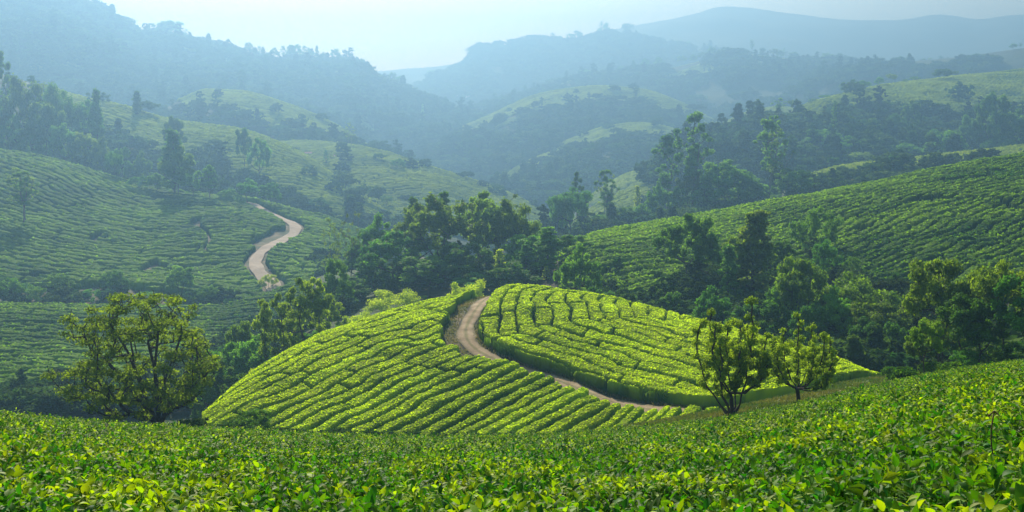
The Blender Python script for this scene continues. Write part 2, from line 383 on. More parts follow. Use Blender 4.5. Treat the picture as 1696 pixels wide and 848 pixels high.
SPEC = [
    ('field', -3600, 5300, 500, 150, 'hill', 'nearest slope carrying the big leafed tea in front', M['soil'], 0, None),
    ('lower_slope', -500, 1200, 90, 30, 'hill', 'shaded slope under the lone spreading tree on the left', M['scrub'], -0.1, None),
    ('meadow', 1000, 2200, 160, 40, 'hill', 'grassy strip under the two knobbly trees right of the path', M['grassy'], 0, None),
    ('knoll', 150, 1520, 420, 150, 'hill', 'rounded sunlit knoll wrapped by the dirt path', M['soil'], -0.2, None),
    ('wood_floor', 100, 2200, 160, 60, 'hill', 'shady hollow floor of the wood behind the knoll', M['scrub'], -0.3, None),
    ('right_slope', 860, 2200, 220, 90, 'hill', 'shaded tea slope rising to the right', M['soil'], -0.2, None),
    ('hidden_saddle', 800, 2200, 120, 50, 'hill', 'wooded saddle just behind the right tea slope', M['scrub'], -0.2, None),
    ('terrace', -500, 700, 160, 80, 'hill', 'flat valley bottom with level tea terraces on the left', M['scrub'], -0.1, None),
    ('left_slope', -500, 760, 320, 160, 'hill', 'broad left hillside crossed by the pale winding road', M['bank'], -0.12, None),
    ('lit_shoulder', -500, 700, 160, 70, 'hill', 'shoulder behind the left hillside with a sunlit yellow rim', M['scrub'], -0.1, None),
    ('small_hill', 220, 700, 80, 40, 'hill', 'small tea hill half way up the left mountain', M['scrub_far'], -0.1, None),
    ('spur', 380, 1020, 120, 70, 'hill', 'sunlit spur running down into the middle of the valley', M['scrub'], -0.1, None),
    ('left_mountain', -500, 1150, 220, 90, 'hill', 'big blue forested mountain filling the upper left', M['scrub_far'], -0.1, None),
    ('far_spur', 640, 1900, 180, 80, 'hill', 'hazy spur with field patches below the far hill', M['scrub_far'], -0.1, None),
    ('terraced_spur', 660, 1300, 120, 60, 'hill', 'hazy terraced spur in front of the far spur', M['scrub_far'], -0.1, None),
    ('misty_spur', 800, 1230, 90, 50, 'hill', 'low misty spur at the head of the valley', M['scrub_far'], -0.1, None),
    ('far_hill', 600, 1900, 180, 70, 'hill', 'far hazy hill with lone trees on its top', M['scrub_far'], -0.1, None),
    ('right_ridge', 1080, 2200, 140, 70, 'hill', 'wooded ridge on the right with a thin bright rim', M['scrub'], -0.1, None),
    ('high_ridge', 980, 2200, 120, 50, 'hill', 'highest blue ridge at the upper right', M['scrub_far'], -0.1, None),
    ('hazy_mound', 1100, 1450, 50, 40, 'hill', 'pale hazy mound left of the wooded right ridge', M['scrub_far'], -0.1, None),
    ('valley_mound', 900, 1250, 60, 40, 'hill', 'upper pale green mound deep in the valley', M['scrub_far'], -0.1, None),
    ('valley_field', 860, 1250, 60, 40, 'hill', 'lower pale green mound in the valley behind the tall trees', M['scrub_far'], -0.1, None),
    ('far_mountain', 100, 2300, 200, 50, 'mountain', 'faint blue mountain range along the right skyline', M['mountain'], 0, 1.5),
]
for key, a, b, nu, nv, nm, lb, mt, t0, t1 in SPEC:
    HILLS[key].build(a, b, nu, nv, nm, lb, mt, t0, t1)

# valley floor out to the horizon
gx = np.linspace(-2900, 2900, 60); gy = np.linspace(-150, 3350, 50)
GX, GY = np.meshgrid(gx, gy, indexing='ij')
GZ = CZ - 112 + 4 * fbm(GX / 300, GY / 300, 2)
me = mesh_np('ground', np.stack([GX, GY, GZ], -1).reshape(-1, 3), grid_faces(60, 50), [M['scrub_far']], smooth=True)
link('ground', me, label='low valley floor under all the hills', cat='ground', kind='structure')
# the hillside the camera stands on, behind and under it
U, T = np.meshgrid(np.linspace(-60, 60, 60), np.linspace(-45, 2.6, 30), indexing='ij')
# terrain BVH
offs, VV, FF = 0, [], []
for h in HILLS.values():
    VV.append(h.V); FF.append(h.Fc + offs); offs += len(h.V)
VV.append(np.stack([GX, GY, GZ], -1).reshape(-1, 3)); FF.append(grid_faces(60, 50) + offs)
VA = np.concatenate(VV); FA = np.concatenate(FF)
bvh = BVHTree.FromPolygons(VA.tolist(), FA.tolist())
hb = {k: BVHTree.FromPolygons(h.V.tolist(), h.Fc.tolist()) for k, h in HILLS.items() if k in ('knoll', 'left_slope', 'terrace', 'far_spur', 'left_mountain', 'meadow')}
DOWN = Vector((0, 0, -1))
def gz(x, y, b=None):
    r = (b or bvh).ray_cast(Vector((x, y, 600)), DOWN)
    return r[0].z if r[0] is not None else None
def see(px, py):
    x, y, z = unproject(px, py, 100.0)
    r = bvh.ray_cast(Vector((0, 0, CZ)), (Vector((float(x), float(y), float(z))) - Vector((0, 0, CZ))).normalized())
    return r[0]

# ---------------------------------------------------------------- paths and roads
def smooth_line(pts, step):
    P = np.array(pts, float)
    s = np.r_[0, np.cumsum(np.linalg.norm(np.diff(P[:, :2], axis=0), axis=1))]
    n = max(4, int(s[-1] / step))
    q = np.linspace(0, s[-1], n)
    out = np.stack([pchip(s, P[:, i], q) for i in range(2)], 1)
    for _ in range(3):
        out[1:-1] = (out[:-2] + 2 * out[1:-1] + out[2:]) / 4
    return out

def strip(name, line, width, mat, lift, label, cat, b=None, cross=5, jag=0.08, crown=0.03):
    T = np.gradient(line, axis=0); T /= np.linalg.norm(T, axis=1)[:, None] + 1e-9
    Nn = np.stack([-T[:, 1], T[:, 0]], 1)
    V = []
    for i in range(len(line)):
        for j in range(cross):
            u = (j / (cross - 1) - .5)
            wj = width * (1 + jag * math.sin(i * .7) + jag * math.sin(i * .31 + 2 + j))
            p = line[i] + Nn[i] * u * wj
            z = gz(float(p[0]), float(p[1]), b)
            if z is None: z = V[-1][2] if V else 0
            V.append((p[0], p[1], z + lift + crown * (1 - 4 * u * u)))
    V = np.array(V)
    cr_ = np.tile(np.abs(np.arange(cross) / (cross - 1) - .5), len(line))
    me = mesh_np(name, V, grid_faces(len(line), cross), [mat], smooth=True, attrs={'tint': cr_})
    return link(name, me, label=label, cat=cat, kind='structure')

K = HILLS['knoll']
path_px = [(822, 486), (806, 497), (791, 512), (779, 530), (771, 550), (776, 568), (792, 583), (824, 598), (868, 613), (920, 630), (968, 650), (1015, 666), (1075, 677), (1150, 681), (1230, 679), (1310, 670), (1380, 655), (1440, 642)]
pl = [K.pick(a, b) for a, b in path_px]
p0 = K.P(830, 1.15)
pl = [(float(p0[0]), float(p0[1]), 0)] + pl
PATH = smooth_line(pl, 0.6)
strip('dirt_path', PATH, 1.6, M['path'], 0.05, 'bare dirt footpath curling round the sunlit knoll', 'path', hb['knoll'], 7, jag=.13)

LS = HILLS['left_slope']
road_px = [(372, 335), (396, 335), (416, 338), (428, 344), (444, 354), (462, 364), (480, 372), (489, 381), (485, 391), (468, 401), (446, 414), (430, 427), (422, 440), (427, 452), (438, 462), (448, 470), (456, 486)]
rl = [LS.pick(a, b) for a, b in road_px]
ROAD = smooth_line(rl, 1.2)
strip('road', ROAD, 3.4, M['road'], 0.35, 'pale winding road descending the left hillside', 'road', hb['left_slope'], 5)
road2_px = [(225, 318), (262, 322), (300, 326), (345, 331), (385, 338), (416, 345), (440, 356)]
ROAD2 = smooth_line([LS.pick(a, b + 4) for a, b in road2_px], 1.5)
def line_dist(X, Y, line):
    best = np.full(X.shape, 1e9); sgn = np.zeros(X.shape); al = np.zeros(X.shape)
    step = max(1, len(line) // 90)
    P = line[::step]
    s = 0
    for i in range(len(P) - 1):
        ax, ay = P[i]; bx, by = P[i + 1]
        dx, dy = bx - ax, by - ay
        l2 = dx * dx + dy * dy
        t = np.clip(((X - ax) * dx + (Y - ay) * dy) / l2, 0, 1)
        qx, qy = X - ax - t * dx, Y - ay - t * dy
        d = np.hypot(qx, qy)
        m = d < best
        best = np.where(m, d, best)
        sgn = np.where(m, np.sign(dx * qy - dy * qx), sgn)
        al = np.where(m, s + t * math.sqrt(l2), al)
        s += math.sqrt(l2)
    return best, sgn, al

# ---------------------------------------------------------------- tea
def tuft_quads(pos, size, up=0.5, rs=None, elong=1.6):
    """leaf quads: two triangles folded along the mid rib"""
    rs = rs or rng
    n = len(pos)
    nrm = rs.normal(size=(n, 3)); nrm[:, 2] = np.abs(nrm[:, 2]) + up
    nrm /= np.linalg.norm(nrm, axis=1)[:, None]
    a = np.cross(nrm, rs.normal(size=(n, 3))); a /= np.linalg.norm(a, axis=1)[:, None] + 1e-9
    b = np.cross(nrm, a)
    s = size * rs.uniform(.65, 1.3, size=(n, 1)) if np.isscalar(size) else (size * rs.uniform(.65, 1.3, n))[:, None]
    V = np.stack([pos - a * s * elong / 2, pos + b * s / 2 - nrm * s * .12, pos + a * s * elong / 2, pos - b * s / 2 - nrm * s * .12], 1).reshape(-1, 3)
    Fq = np.arange(4 * n).reshape(n, 4)
    return V, Fq

def rows(r, s, spacing, gap, L0, seed, cut=0.16, fall=.32):
    """hedge profile 0..1, row index and piece index; L0 is the (array) mean piece length"""
    q = r / spacing
    ri = np.floor(q); u = np.abs(q - ri - .5)
    e = (.5 - u) * spacing
    rowo = hsh(ri, ri * 0 + 3, seed) * 50
    w = s + rowo + .5 * vn(s / 5 + ri * 7, r * 0 + ri, seed)
    c = w / L0
    ci = np.floor(c)
    jl = (hsh(ri, ci, seed + 1) - .5) * .5
    jh = (hsh(ri, ci + 1, seed + 1) - .5) * .5
    f = c - ci
    ed = np.minimum(np.where(f < .5, f - jl, 9), np.where(f >= .5, 1 + jh - f, 9))
    ci = np.where((f < .5) & (f < jl), ci - 1, ci)
    ed = np.where((f < .5) & (f < jl), jl - f, ed)
    ci = np.where((f >= .5) & (f > 1 + jh), ci + 1, ci)
    ed = np.where((f >= .5) & (f > 1 + jh), f - 1 - jh, ed)
    ec = np.abs(ed) * L0
    g = np.clip((e - gap) / fall, 0, 1)
    g2 = np.clip((ec - cut) / (fall * .9), 0, 1)
    p = np.sqrt(np.clip(1 - (1 - g) ** 2, 0, 1)) * np.sqrt(np.clip(1 - (1 - g2) ** 2, 0, 1))
    return p, ri, ci

def tea_sheet(label, hill, px0, px1, t0, t1, nu, nv, phi, spacing, Hh, gap, mask, mat, L0=12., cut=0.16, tuft=0, tsize=.2, seed=3, warp=.5, wl=14, bump=.08, tint0=.5, ttint=.35, fall=.32, lit_or_flush=None, hv=.22):
    U, T = np.meshgrid(np.linspace(px0, px1, nu), np.linspace(t0, t1, nv), indexing='ij')
    x, y, z = hill.P(U, T)
    r, s = phi(x, y, U, T)
    r = r + warp * fbm(x / wl, y / wl, seed, 3) + .18 * spacing * fbm(x / 2.2, y / 2.2, seed + 4, 2) * .5
    p, ri, ci = rows(r, s, spacing, gap, L0, seed, cut, fall)
    px, py = project(x, y, z)
    mk = mask(x, y, px, py, T)
    p = p * mk
    hh = Hh * (1 + hv * fbm(x / 3, y / 3, seed + 8, 2) + .12 * (hsh(ri, ci, 9) - .5))
    zz = z + p * hh + bump * p * fbm(x / .35, y / .35, seed + 5, 2) * 1.0 + 0.0
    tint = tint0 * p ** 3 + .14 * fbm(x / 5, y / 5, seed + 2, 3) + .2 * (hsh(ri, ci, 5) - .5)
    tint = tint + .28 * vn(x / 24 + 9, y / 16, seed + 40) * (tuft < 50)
    if lit_or_flush is not None: tint = tint + lit_or_flush(x, y, px, py, T)
    V = np.stack([x, y, zz], -1).reshape(-1, 3)
    Fc = grid_faces(nu, nv)
    pv = p.ravel()
    keep = pv[Fc].max(1) > 0.04
    Fc = Fc[keep]
    tv = tint.ravel()
    if tuft:
        fp = pv[Fc].min(1)
        c4 = V[Fc]
        ar = np.linalg.norm(np.cross(c4[:, 2] - c4[:, 0], c4[:, 3] - c4[:, 1]), axis=1) * .5 * (fp > (.25 if tuft < 50 else .03))
        n = int(ar.sum() * tuft)
        idx = rng.choice(len(Fc), n, p=ar / ar.sum())
        w = rng.dirichlet((1, 1, 1, 1), n)
        pos = (V[Fc[idx]] * w[:, :, None]).sum(1)
        tt = tv[Fc[idx]].mean(1) + ttint * rng.uniform(-.2, 1, n)
        pos[:, 2] += rng.uniform(0, tsize * .45, n)
        return V, Fc, tv, pos, tt, idx, ri.ravel(), ci.ravel(), pv
    return V, Fc, tv, None, None, None, ri.ravel(), ci.ravel(), pv

def compact(V, Fc, tv):
    u, inv = np.unique(Fc.ravel(), return_inverse=True)
    return V[u], inv.reshape(Fc.shape), tv[u]

def tea_stuff(label, mat, tsize, res):
    V, Fc, tv, pos, tt, idx, _, _, _ = res
    V, Fc, tv = compact(V, Fc, tv)
    if pos is not None:
        v2, f2 = tuft_quads(pos, tsize)
        Fc = np.concatenate([Fc, f2 + len(V)]); V = np.concatenate([V, v2]); tv = np.concatenate([tv, np.repeat(tt, 4)])
    me = mesh_np('tea_rows', V, Fc, [mat], smooth=True, attrs={'tint': tv})
    return link('tea_rows', me, label=label, cat='tea rows', kind='stuff')

# ---- the knoll: every clipped hedge is a thing
TH = R(52)
PXM, PYM = float(PATH[len(PATH)//3][0]), float(PATH[len(PATH)//3][1])
def knoll_phi(side):
    def f(x, y, U, T):
        if side > 0:
            d, s, a = line_dist(x, y, PATH)
            return d - 1.25 + .02, a + d * .35
        x2, y2 = x, y
        bend = .012 * (y - 95) * (x + 15)
        r = -x2 * math.sin(TH) + y2 * math.cos(TH) + bend * .6
        s = x2 * math.cos(TH) + y2 * math.sin(TH)
        return r + 200, s
    return f
def knoll_mask(side):
    def f(x, y, px, py, T):
        d, s, a = line_dist(x, y, PATH)
        left = np.where(a < 30, 2.3, 1.6) + .5 * vn(x / 1.5, y / 1.5, 4)
        m = (s * SIDE * side > 0) & (d > (left if side < 0 else 1.2 + .1 * vn(x, y, 3)))
        return (m & (T > .0) & (px > 335)).astype(float)
    return f
# which sign of the path side is the inner (right hand) part of the knoll?
q = K.pick(1000, 560)
_, sg, _ = line_dist(np.array([q[0]]), np.array([q[1]]), PATH)
SIDE = float(sg[0])
hedges = []
for side in (-1, 1):
    if side < 0:
        L0f = lambda T: 0
        res = None
    U_, T_ = np.meshgrid(np.linspace(325, 1450, 640) if side < 0 else np.linspace(750, 1480, 460), np.linspace(-.02, 1.22, 520), indexing='ij')
    Larr = np.where(T_ < .30, 30., 9.) if side < 0 else np.where(T_ < .5, 14., 7.)
    nu, nv = U_.shape
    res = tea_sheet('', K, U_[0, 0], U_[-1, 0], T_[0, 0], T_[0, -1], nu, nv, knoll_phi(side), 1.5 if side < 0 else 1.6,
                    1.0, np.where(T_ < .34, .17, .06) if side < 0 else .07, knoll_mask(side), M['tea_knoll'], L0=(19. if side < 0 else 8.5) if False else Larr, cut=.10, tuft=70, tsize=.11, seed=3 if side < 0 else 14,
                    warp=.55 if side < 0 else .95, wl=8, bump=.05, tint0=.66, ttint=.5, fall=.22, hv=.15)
    V, Fc, tv, pos, tt, idx, ri, ci, pv = res
    fid = Fc[np.arange(len(Fc)), np.argmax(pv[Fc], 1)]
    key = ri[fid] * 1000 + ci[fid]
    uk, inv = np.unique(key, return_inverse=True)
    order = np.argsort(inv, kind='stable')
    bounds = np.searchsorted(inv[order], np.arange(len(uk) + 1))
    tinv = inv[idx]
    torder = np.argsort(tinv, kind='stable')
    tb = np.searchsorted(tinv[torder], np.arange(len(uk) + 1))
    for k in range(len(uk)):
        fs = order[bounds[k]:bounds[k + 1]]
        if len(fs) < 25: continue
        ts = torder[tb[k]:tb[k + 1]]
        v1, f1, t1 = compact(V, Fc[fs], tv)
        v2, f2 = tuft_quads(pos[ts], .12)
        VV_ = np.concatenate([v1, v2]); FF_ = np.concatenate([f1, f2 + len(v1)]); TT = np.concatenate([t1, np.repeat(tt[ts], 4)])
        hedges.append(dict(side=side, row=uk[k] // 1000, V=VV_, F=FF_, T=TT, n=len(fs), c=v1.mean(0)))
hedges.sort(key=lambda h: -h['n'])
rest = hedges[290:]; hedges = hedges[:290]
byrow = {}
for h in hedges: byrow.setdefault((h['side'], h['row']), []).append(h)
for side in (-1, 1):
    rk = sorted([k for k in byrow if k[0] == side], key=lambda k: k[1], reverse=(side < 0))
    for i, k in enumerate(rk):
        g = sorted(byrow[k], key=lambda h: h['c'][0])
        for j, h in enumerate(g):
            if side < 0: lb = f'clipped tea hedge left of the path, {ordinal(i + 1)} row from the foot, {ordinal(j + 1)} piece'
            else: lb = f'clipped tea hedge inside the path bend, {ordinal(i + 1)} row from the path, {ordinal(j + 1)} piece'
            c = h['c']
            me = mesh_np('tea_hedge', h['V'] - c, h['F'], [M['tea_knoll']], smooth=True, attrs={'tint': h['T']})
            link('tea_hedge', me, label=lb, cat='hedge', group='clipped tea hedges covering the knoll', loc=tuple(c))
print('hedges', len(hedges), 'rest', len(rest))
if rest:
    o = 0; A = []; B = []; C_ = []
    for h in rest: A.append(h['V']); B.append(h['F'] + o); C_.append(h['T']); o += len(h['V'])
    me = mesh_np('tea_scraps', np.concatenate(A), np.concatenate(B), [M['tea_knoll']], smooth=True, attrs={'tint': np.concatenate(C_)})
    link('tea_scraps', me, label='small leftover bits of tea bush between the knoll hedges', cat='tea bushes', kind='stuff')

# ---- rows on the other slopes
def contour(ax=0.0, ay=1.0, c=0.0):
    def f(x, y, U, T):
        return x * ax + y * ay + 500 + c * x * x * .001, x * ay - y * ax + 500
    return f
allm = lambda lo, hi: (lambda x, y, px, py, T: ((px > lo) & (px < hi)).astype(float))

def m_right(x, y, px, py, T):
    n = 6 * vn(x / 9, y / 9, 5)
    low = np.interp(px, [930, 980, 1060, 1130, 1200, 1280, 1380, 1480, 1560, 1750], [520, 520, 510, 500, 430, 440, 455, 480, 520, 560])
    return ((py < low + n) & (px > 925) & ~((vn(x / 7, y / 7, 77) > .78)) & (np.abs(vn(x / 22, y / 22, 92)) > .03)).astype(float)
RS = HILLS['right_slope']
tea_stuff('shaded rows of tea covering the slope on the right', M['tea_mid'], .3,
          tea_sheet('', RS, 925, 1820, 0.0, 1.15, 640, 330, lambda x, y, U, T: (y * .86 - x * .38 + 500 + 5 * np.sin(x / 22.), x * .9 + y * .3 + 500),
                    2.15, 1.05, .16, m_right, None, L0=7., cut=.12, tuft=7, tsize=.3, seed=23, warp=2.0, wl=16, bump=.12, tint0=.45, ttint=.4, lit_or_flush=lambda x, y, px, py, T: .85 * np.clip((T - .45) / .4, 0, 1) * np.clip((1500 - px) / 350, 0, 1) - .1))  # sunlit band painted into the tint: brighter towards the crest, fading out rightwards

def road_far(x, y, w):
    d, s, a = line_dist(x, y, ROAD)
    d2, _, _ = line_dist(x, y, ROAD2)
    return (d > w), s, d
def m_left(x, y, px, py, T):
    ok, s, d = road_far(x, y, 2.9)
    # bare bank inside the bend
    bank = ((px > 396) & (px < 478) & (py > 381) & (py < 412) & (px > 396 + (412 - py) * .9) & (d < 6))
    low = np.interp(px, [-200, 0, 80, 180, 240, 300, 360, 420, 460, 700], [470, 476, 478, 474, 482, 488, 498, 506, 500, 480])
    top = np.interp(px, [-200, 0, 240, 330, 420, 470, 760], [0, 0, 0, 0, 0, 0, 0])
    holes = (vn(x / 8, y / 8, 61) > .87)
    sc = (px < 75 + 12 * vn(x / 5, y / 5, 3)) & (py > 362 + 9 * vn(x / 6, y / 6, 13)) & (py < 380 + 7 * vn(x / 4, y / 4, 23))
    top2 = np.where(px > 500, 300, 0)
    return (ok & ~bank & (py < low + 4 * vn(x / 8, y / 8, 2)) & (py > top - 2) & ~holes & (px < 690) & (np.abs(vn(x / 34, y / 34, 90)) > .014)).astype(float)
tea_stuff('long curving rows of tea on the left hillside beside the winding road', M['tea_mid'], .4,
          tea_sheet('', LS, -260, 700, .0, 1.12, 620, 480, lambda x, y, U, T: (y * .93 + x * .30 + 500 + 7 * np.sin(x / 26. + .6) + 3 * np.sin(y / 17.), x * .93 - y * .3 + 500),
                    3.1, 1.5, .32, m_left, None, L0=22., cut=.25, tuft=1.1, tsize=.5, seed=33, warp=2.2, wl=26, bump=.12, tint0=.55, ttint=.3))
TR = HILLS['terrace']
def m_terr(x, y, px, py, T):
    low = np.interp(px, [-200, 0, 60, 100, 200, 500], [650, 655, 640, 625, 640, 640])
    hi = np.interp(px, [-200, 330, 380, 430, 480], [0, 0, 0, 0, 0])
    return ((py < low + 8 * vn(x / 6, y / 6, 9)) & (px < 520)).astype(float)
tea_stuff('level tea terraces on the valley bottom behind the spreading tree', M['tea_mid'], .32,
          tea_sheet('', TR, -260, 520, 0.05, 1.08, 520, 300, lambda x, y, U, T: (y + x * .04 + 500, x + 500), 2.7, 1.35, .27, m_terr, None, L0=15., cut=.2,
                    tuft=2.5, tsize=.4, seed=43, warp=.9, wl=18, bump=.1, tint0=.45, ttint=.35))
def far_tea(key, lab, px0, px1, t0, t1, mask, nu=300, nv=160, spacing=3.8, ax=.2, Hh=1.5, seed=51, mat='tea_far', tint0=.7):
    h = HILLS[key]
    tea_stuff(lab, M[mat], .6, tea_sheet('', h, px0, px1, t0, t1, nu, nv, lambda x, y, U, T: (y * .95 + x * ax + 900 + 6 * np.sin(x / 30.), x - y * ax + 900),
              spacing, Hh, .2, mask, None, L0=20., cut=.25, tuft=.5, tsize=.6, seed=seed, warp=2.5, wl=40, bump=.15, tint0=tint0, ttint=.25))
def band(lo_pts, soft=6):
    X_ = [p[0] for p in lo_pts]; Y_ = [p[1] for p in lo_pts]
    return lambda x, y, px, py, T: ((py < np.interp(px, X_, Y_) + soft * vn(x / 18, y / 18, 6)) | (T >= 1)).astype(float) * (px + 14 * vn(x / 9, y / 9, 31) > X_[0] + 14) * (px + 14 * vn(x / 9, y / 9, 37) < X_[-1] - 14)
far_tea('lit_shoulder', 'sunlit strip of tea on the yellow rimmed shoulder at left', 40, 690, .3, 1.1, band([(60, 170), (130, 200), (190, 225), (250, 258), (330, 272), (400, 290), (450, 325), (520, 350), (600, 378), (690, 400)], 14), 380, 200)
far_tea('small_hill', 'tea on the small hill half way up the left mountain', 270, 640, .2, 1.1, band([(285, 215), (345, 180), (400, 200), (480, 215), (560, 235), (640, 270)], 12), 240, 160, spacing=4.6)
far_tea('spur', 'bright tea on the sunlit spur in the middle of the valley', 430, 1000, .25, 1.1, band([(440, 262), (495, 285), (540, 318), (600, 350), (660, 372), (720, 385), (800, 395), (900, 405), (1000, 425)], 12), 420, 260, ax=-.35)
far_tea('hidden_saddle', 'thin green tea strip behind the right slope', 1300, 1800, .5, 1.1, band([(1310, 318), (1400, 296), (1480, 282), (1800, 255)], 3), 220, 80)
far_tea('right_ridge', 'thin sunlit band of tea along the right ridge', 1300, 2000, .45, 1.1, band([(1315, 200), (1400, 192), (1480, 188), (1600, 190), (1800, 180), (2000, 170)], 14), 320, 140)
far_tea('valley_field', 'pale tea on the lower mound in the valley', 900, 1240, .2, 1.1, band([(900, 400), (1240, 400)], 2), 160, 140)
far_tea('valley_mound', 'pale tea on the upper mound in the valley', 940, 1240, .2, 1.1, band([(940, 340), (1240, 340)], 2), 140, 120)
far_tea('hazy_mound', 'pale tea on the hazy mound below the right ridge', 1130, 1400, .2, 1.1, band([(1130, 260), (1400, 260)], 2), 140, 100, spacing=5)

far_tea('terraced_spur', 'hazy green terraces on the spur below the far hill', 690, 1280, .3, 1.1, band([(700, 262), (760, 232), (820, 205), (880, 185), (990, 168), (1060, 172), (1130, 200), (1280, 270)], 16), 300, 160, spacing=5, seed=71)
far_tea('misty_spur', 'pale terraces on the low misty spur', 810, 1220, .3, 1.1, band([(815, 315), (900, 275), (1000, 240), (1060, 232), (1120, 240), (1220, 290)], 14), 240, 140, spacing=5, seed=72)
far_tea('far_spur', 'field patches on the far spur', 740, 1500, .45, 1.1, lambda x, y, px, py, T: ((vn(x / 70, y / 70, 5) > .05) & (py < np.interp(px, [740, 950, 1230, 1500], [215, 160, 118, 130]))).astype(float), 320, 160, spacing=6, seed=73)
far_tea('left_mountain', 'bright field patches on the right shoulder of the left mountain', 640, 1040, .6, 1.08, band([(655, 160), (700, 178), (760, 204), (790, 226), (850, 234), (900, 248), (960, 266), (1030, 300)], 6), 260, 120, spacing=6, seed=74)
far_tea('left_mountain', 'faint green clearings on the forested left mountain', -100, 620, .2, .9, lambda x, y, px, py, T: (fbm(x / 75, y / 75, 15, 3) < -.62).astype(float) + (vn(x / 60, y / 90, 35) > .62), 420, 200, spacing=6, seed=75, tint0=.45)

# ---------------------------------------------------------------- leafy foreground
def leaf_shape(Ln, Wd, n, curl, fold):
    """one pointed leaf along +x, mid rib at y=0"""
    V = []; Fq = []
    for i in range(n + 1):
        t = i / n
        w = Wd * math.sin(math.pi * min(1, (t * .93 + .05)) ** .85) * (1 - .25 * t) if i < n else 0.001
        x = Ln * t * math.cos(curl * t * .8); z = -Ln * math.sin(curl * t) * t * .5
        V += [(x, -w, z + w * fold), (x, 0, z), (x, w, z + w * fold)]
    for i in range(n):
        a = i * 3
        Fq += [(a, a + 3, a + 4, a + 1), (a + 1, a + 4, a + 5, a + 2)]
    return np.array(V), np.array(Fq)

def euler_m(rx, ry, rz):
    cx, sx, cy_, sy, cz_, sz = math.cos(rx), math.sin(rx), math.cos(ry), math.sin(ry), math.cos(rz), math.sin(rz)
    return np.array([[cz_ * cy_, cz_ * sy * sx - sz * cx, cz_ * sy * cx + sz * sx], [sz * cy_, sz * sy * sx + cz_ * cx, sz * sy * cx - cz_ * sx], [-sy, cy_ * sx, cy_ * cx]])

def sprig(seed, nl, size, young, seg):
    r = random.Random(seed)
    V, Fq, Tn, o = [], [], [], 0
    hgt = size * 1.6
    for i in range(nl):
        f = i / max(1, nl - 1)
        Ln = size * (1.15 - .5 * f) * r.uniform(.8, 1.2)
        v, q = leaf_shape(Ln, Ln * .29, seg, r.uniform(.3, 1.0), r.uniform(.15, .6))
        m = euler_m(r.uniform(-.5, .5), -(.05 + 1.0 * f * f + r.uniform(-.3, .3)), i * 2.4 + r.uniform(-.4, .4))
        v = v @ m.T + np.array([0, 0, hgt * (f - .6)])
        tn = (.15 + r.uniform(-.25, .25)) if not (young and f > .45) else (.85 + r.uniform(-.15, .25))
        V.append(v); Fq.append(q + o); Tn.append(np.full(len(v), tn)); o += len(v)
    # stem
    a = size * .03
    v = np.array([(-a, -a, -hgt), (a, -a, -hgt), (0, a, -hgt), (-a * .6, -a * .6, hgt * .4), (a * .6, -a * .6, hgt * .4), (0, a * .6, hgt * .4)])
    q = np.array([(0, 1, 4, 3), (1, 2, 5, 4), (2, 0, 3, 5)])
    V.append(v); Fq.append(q + o); Tn.append(np.full(6, .2))
    return np.concatenate(V), np.concatenate(Fq), np.concatenate(Tn)

def proto_collection(name, meshes):
    c = bpy.data.collections.new(name)
    for i, me in enumerate(meshes):
        o = bpy.data.objects.new(f'{name}_{i:02d}', me)
        c.objects.link(o)
    return c

def instancer(name, pts, rots, scls, idx, coll, label, cat, kind='stuff'):
    me = bpy.data.meshes.new(name)
    me.vertices.add(len(pts)); me.vertices.foreach_set('co', np.ascontiguousarray(pts, dtype=np.float32).ravel())
    a = me.attributes.new('rot', 'FLOAT_VECTOR', 'POINT'); a.data.foreach_set('vector', np.ascontiguousarray(rots, dtype=np.float32).ravel())
    a = me.attributes.new('scl', 'FLOAT_VECTOR', 'POINT'); a.data.foreach_set('vector', np.ascontiguousarray(scls, dtype=np.float32).ravel())
    a = me.attributes.new('pick', 'INT', 'POINT'); a.data.foreach_set('value', np.ascontiguousarray(idx, dtype=np.int32))
    o = link(name, me, label=label, cat=cat, kind=kind)
    g = bpy.data.node_groups.new(name, 'GeometryNodeTree')
    g.interface.new_socket('Geometry', in_out='INPUT', socket_type='NodeSocketGeometry')
    g.interface.new_socket('Geometry', in_out='OUTPUT', socket_type='NodeSocketGeometry')
    N, Lk = g.nodes, g.links
    gi = N.new('NodeGroupInput'); go = N.new('NodeGroupOutput')
    ci = N.new('GeometryNodeCollectionInfo'); ci.inputs['Collection'].default_value = coll
    ci.inputs['Separate Children'].default_value = True; ci.inputs['Reset Children'].default_value = True
    ip = N.new('GeometryNodeInstanceOnPoints'); ip.inputs['Pick Instance'].default_value = True
    def na(nm, dt):
        n = N.new('GeometryNodeInputNamedAttribute'); n.data_type = dt; n.inputs['Name'].default_value = nm
        return n.outputs['Attribute']
    Lk.new(gi.outputs[0], ip.inputs['Points']); Lk.new(ci.outputs[0], ip.inputs['Instance'])
    Lk.new(na('pick', 'INT'), ip.inputs['Instance Index'])
    Lk.new(na('rot', 'FLOAT_VECTOR'), ip.inputs['Rotation'])
    Lk.new(na('scl', 'FLOAT_VECTOR'), ip.inputs['Scale'])
    Lk.new(ip.outputs[0], go.inputs[0])
    mod = o.modifiers.new('scatter', 'NODES'); mod.node_group = g
    return o

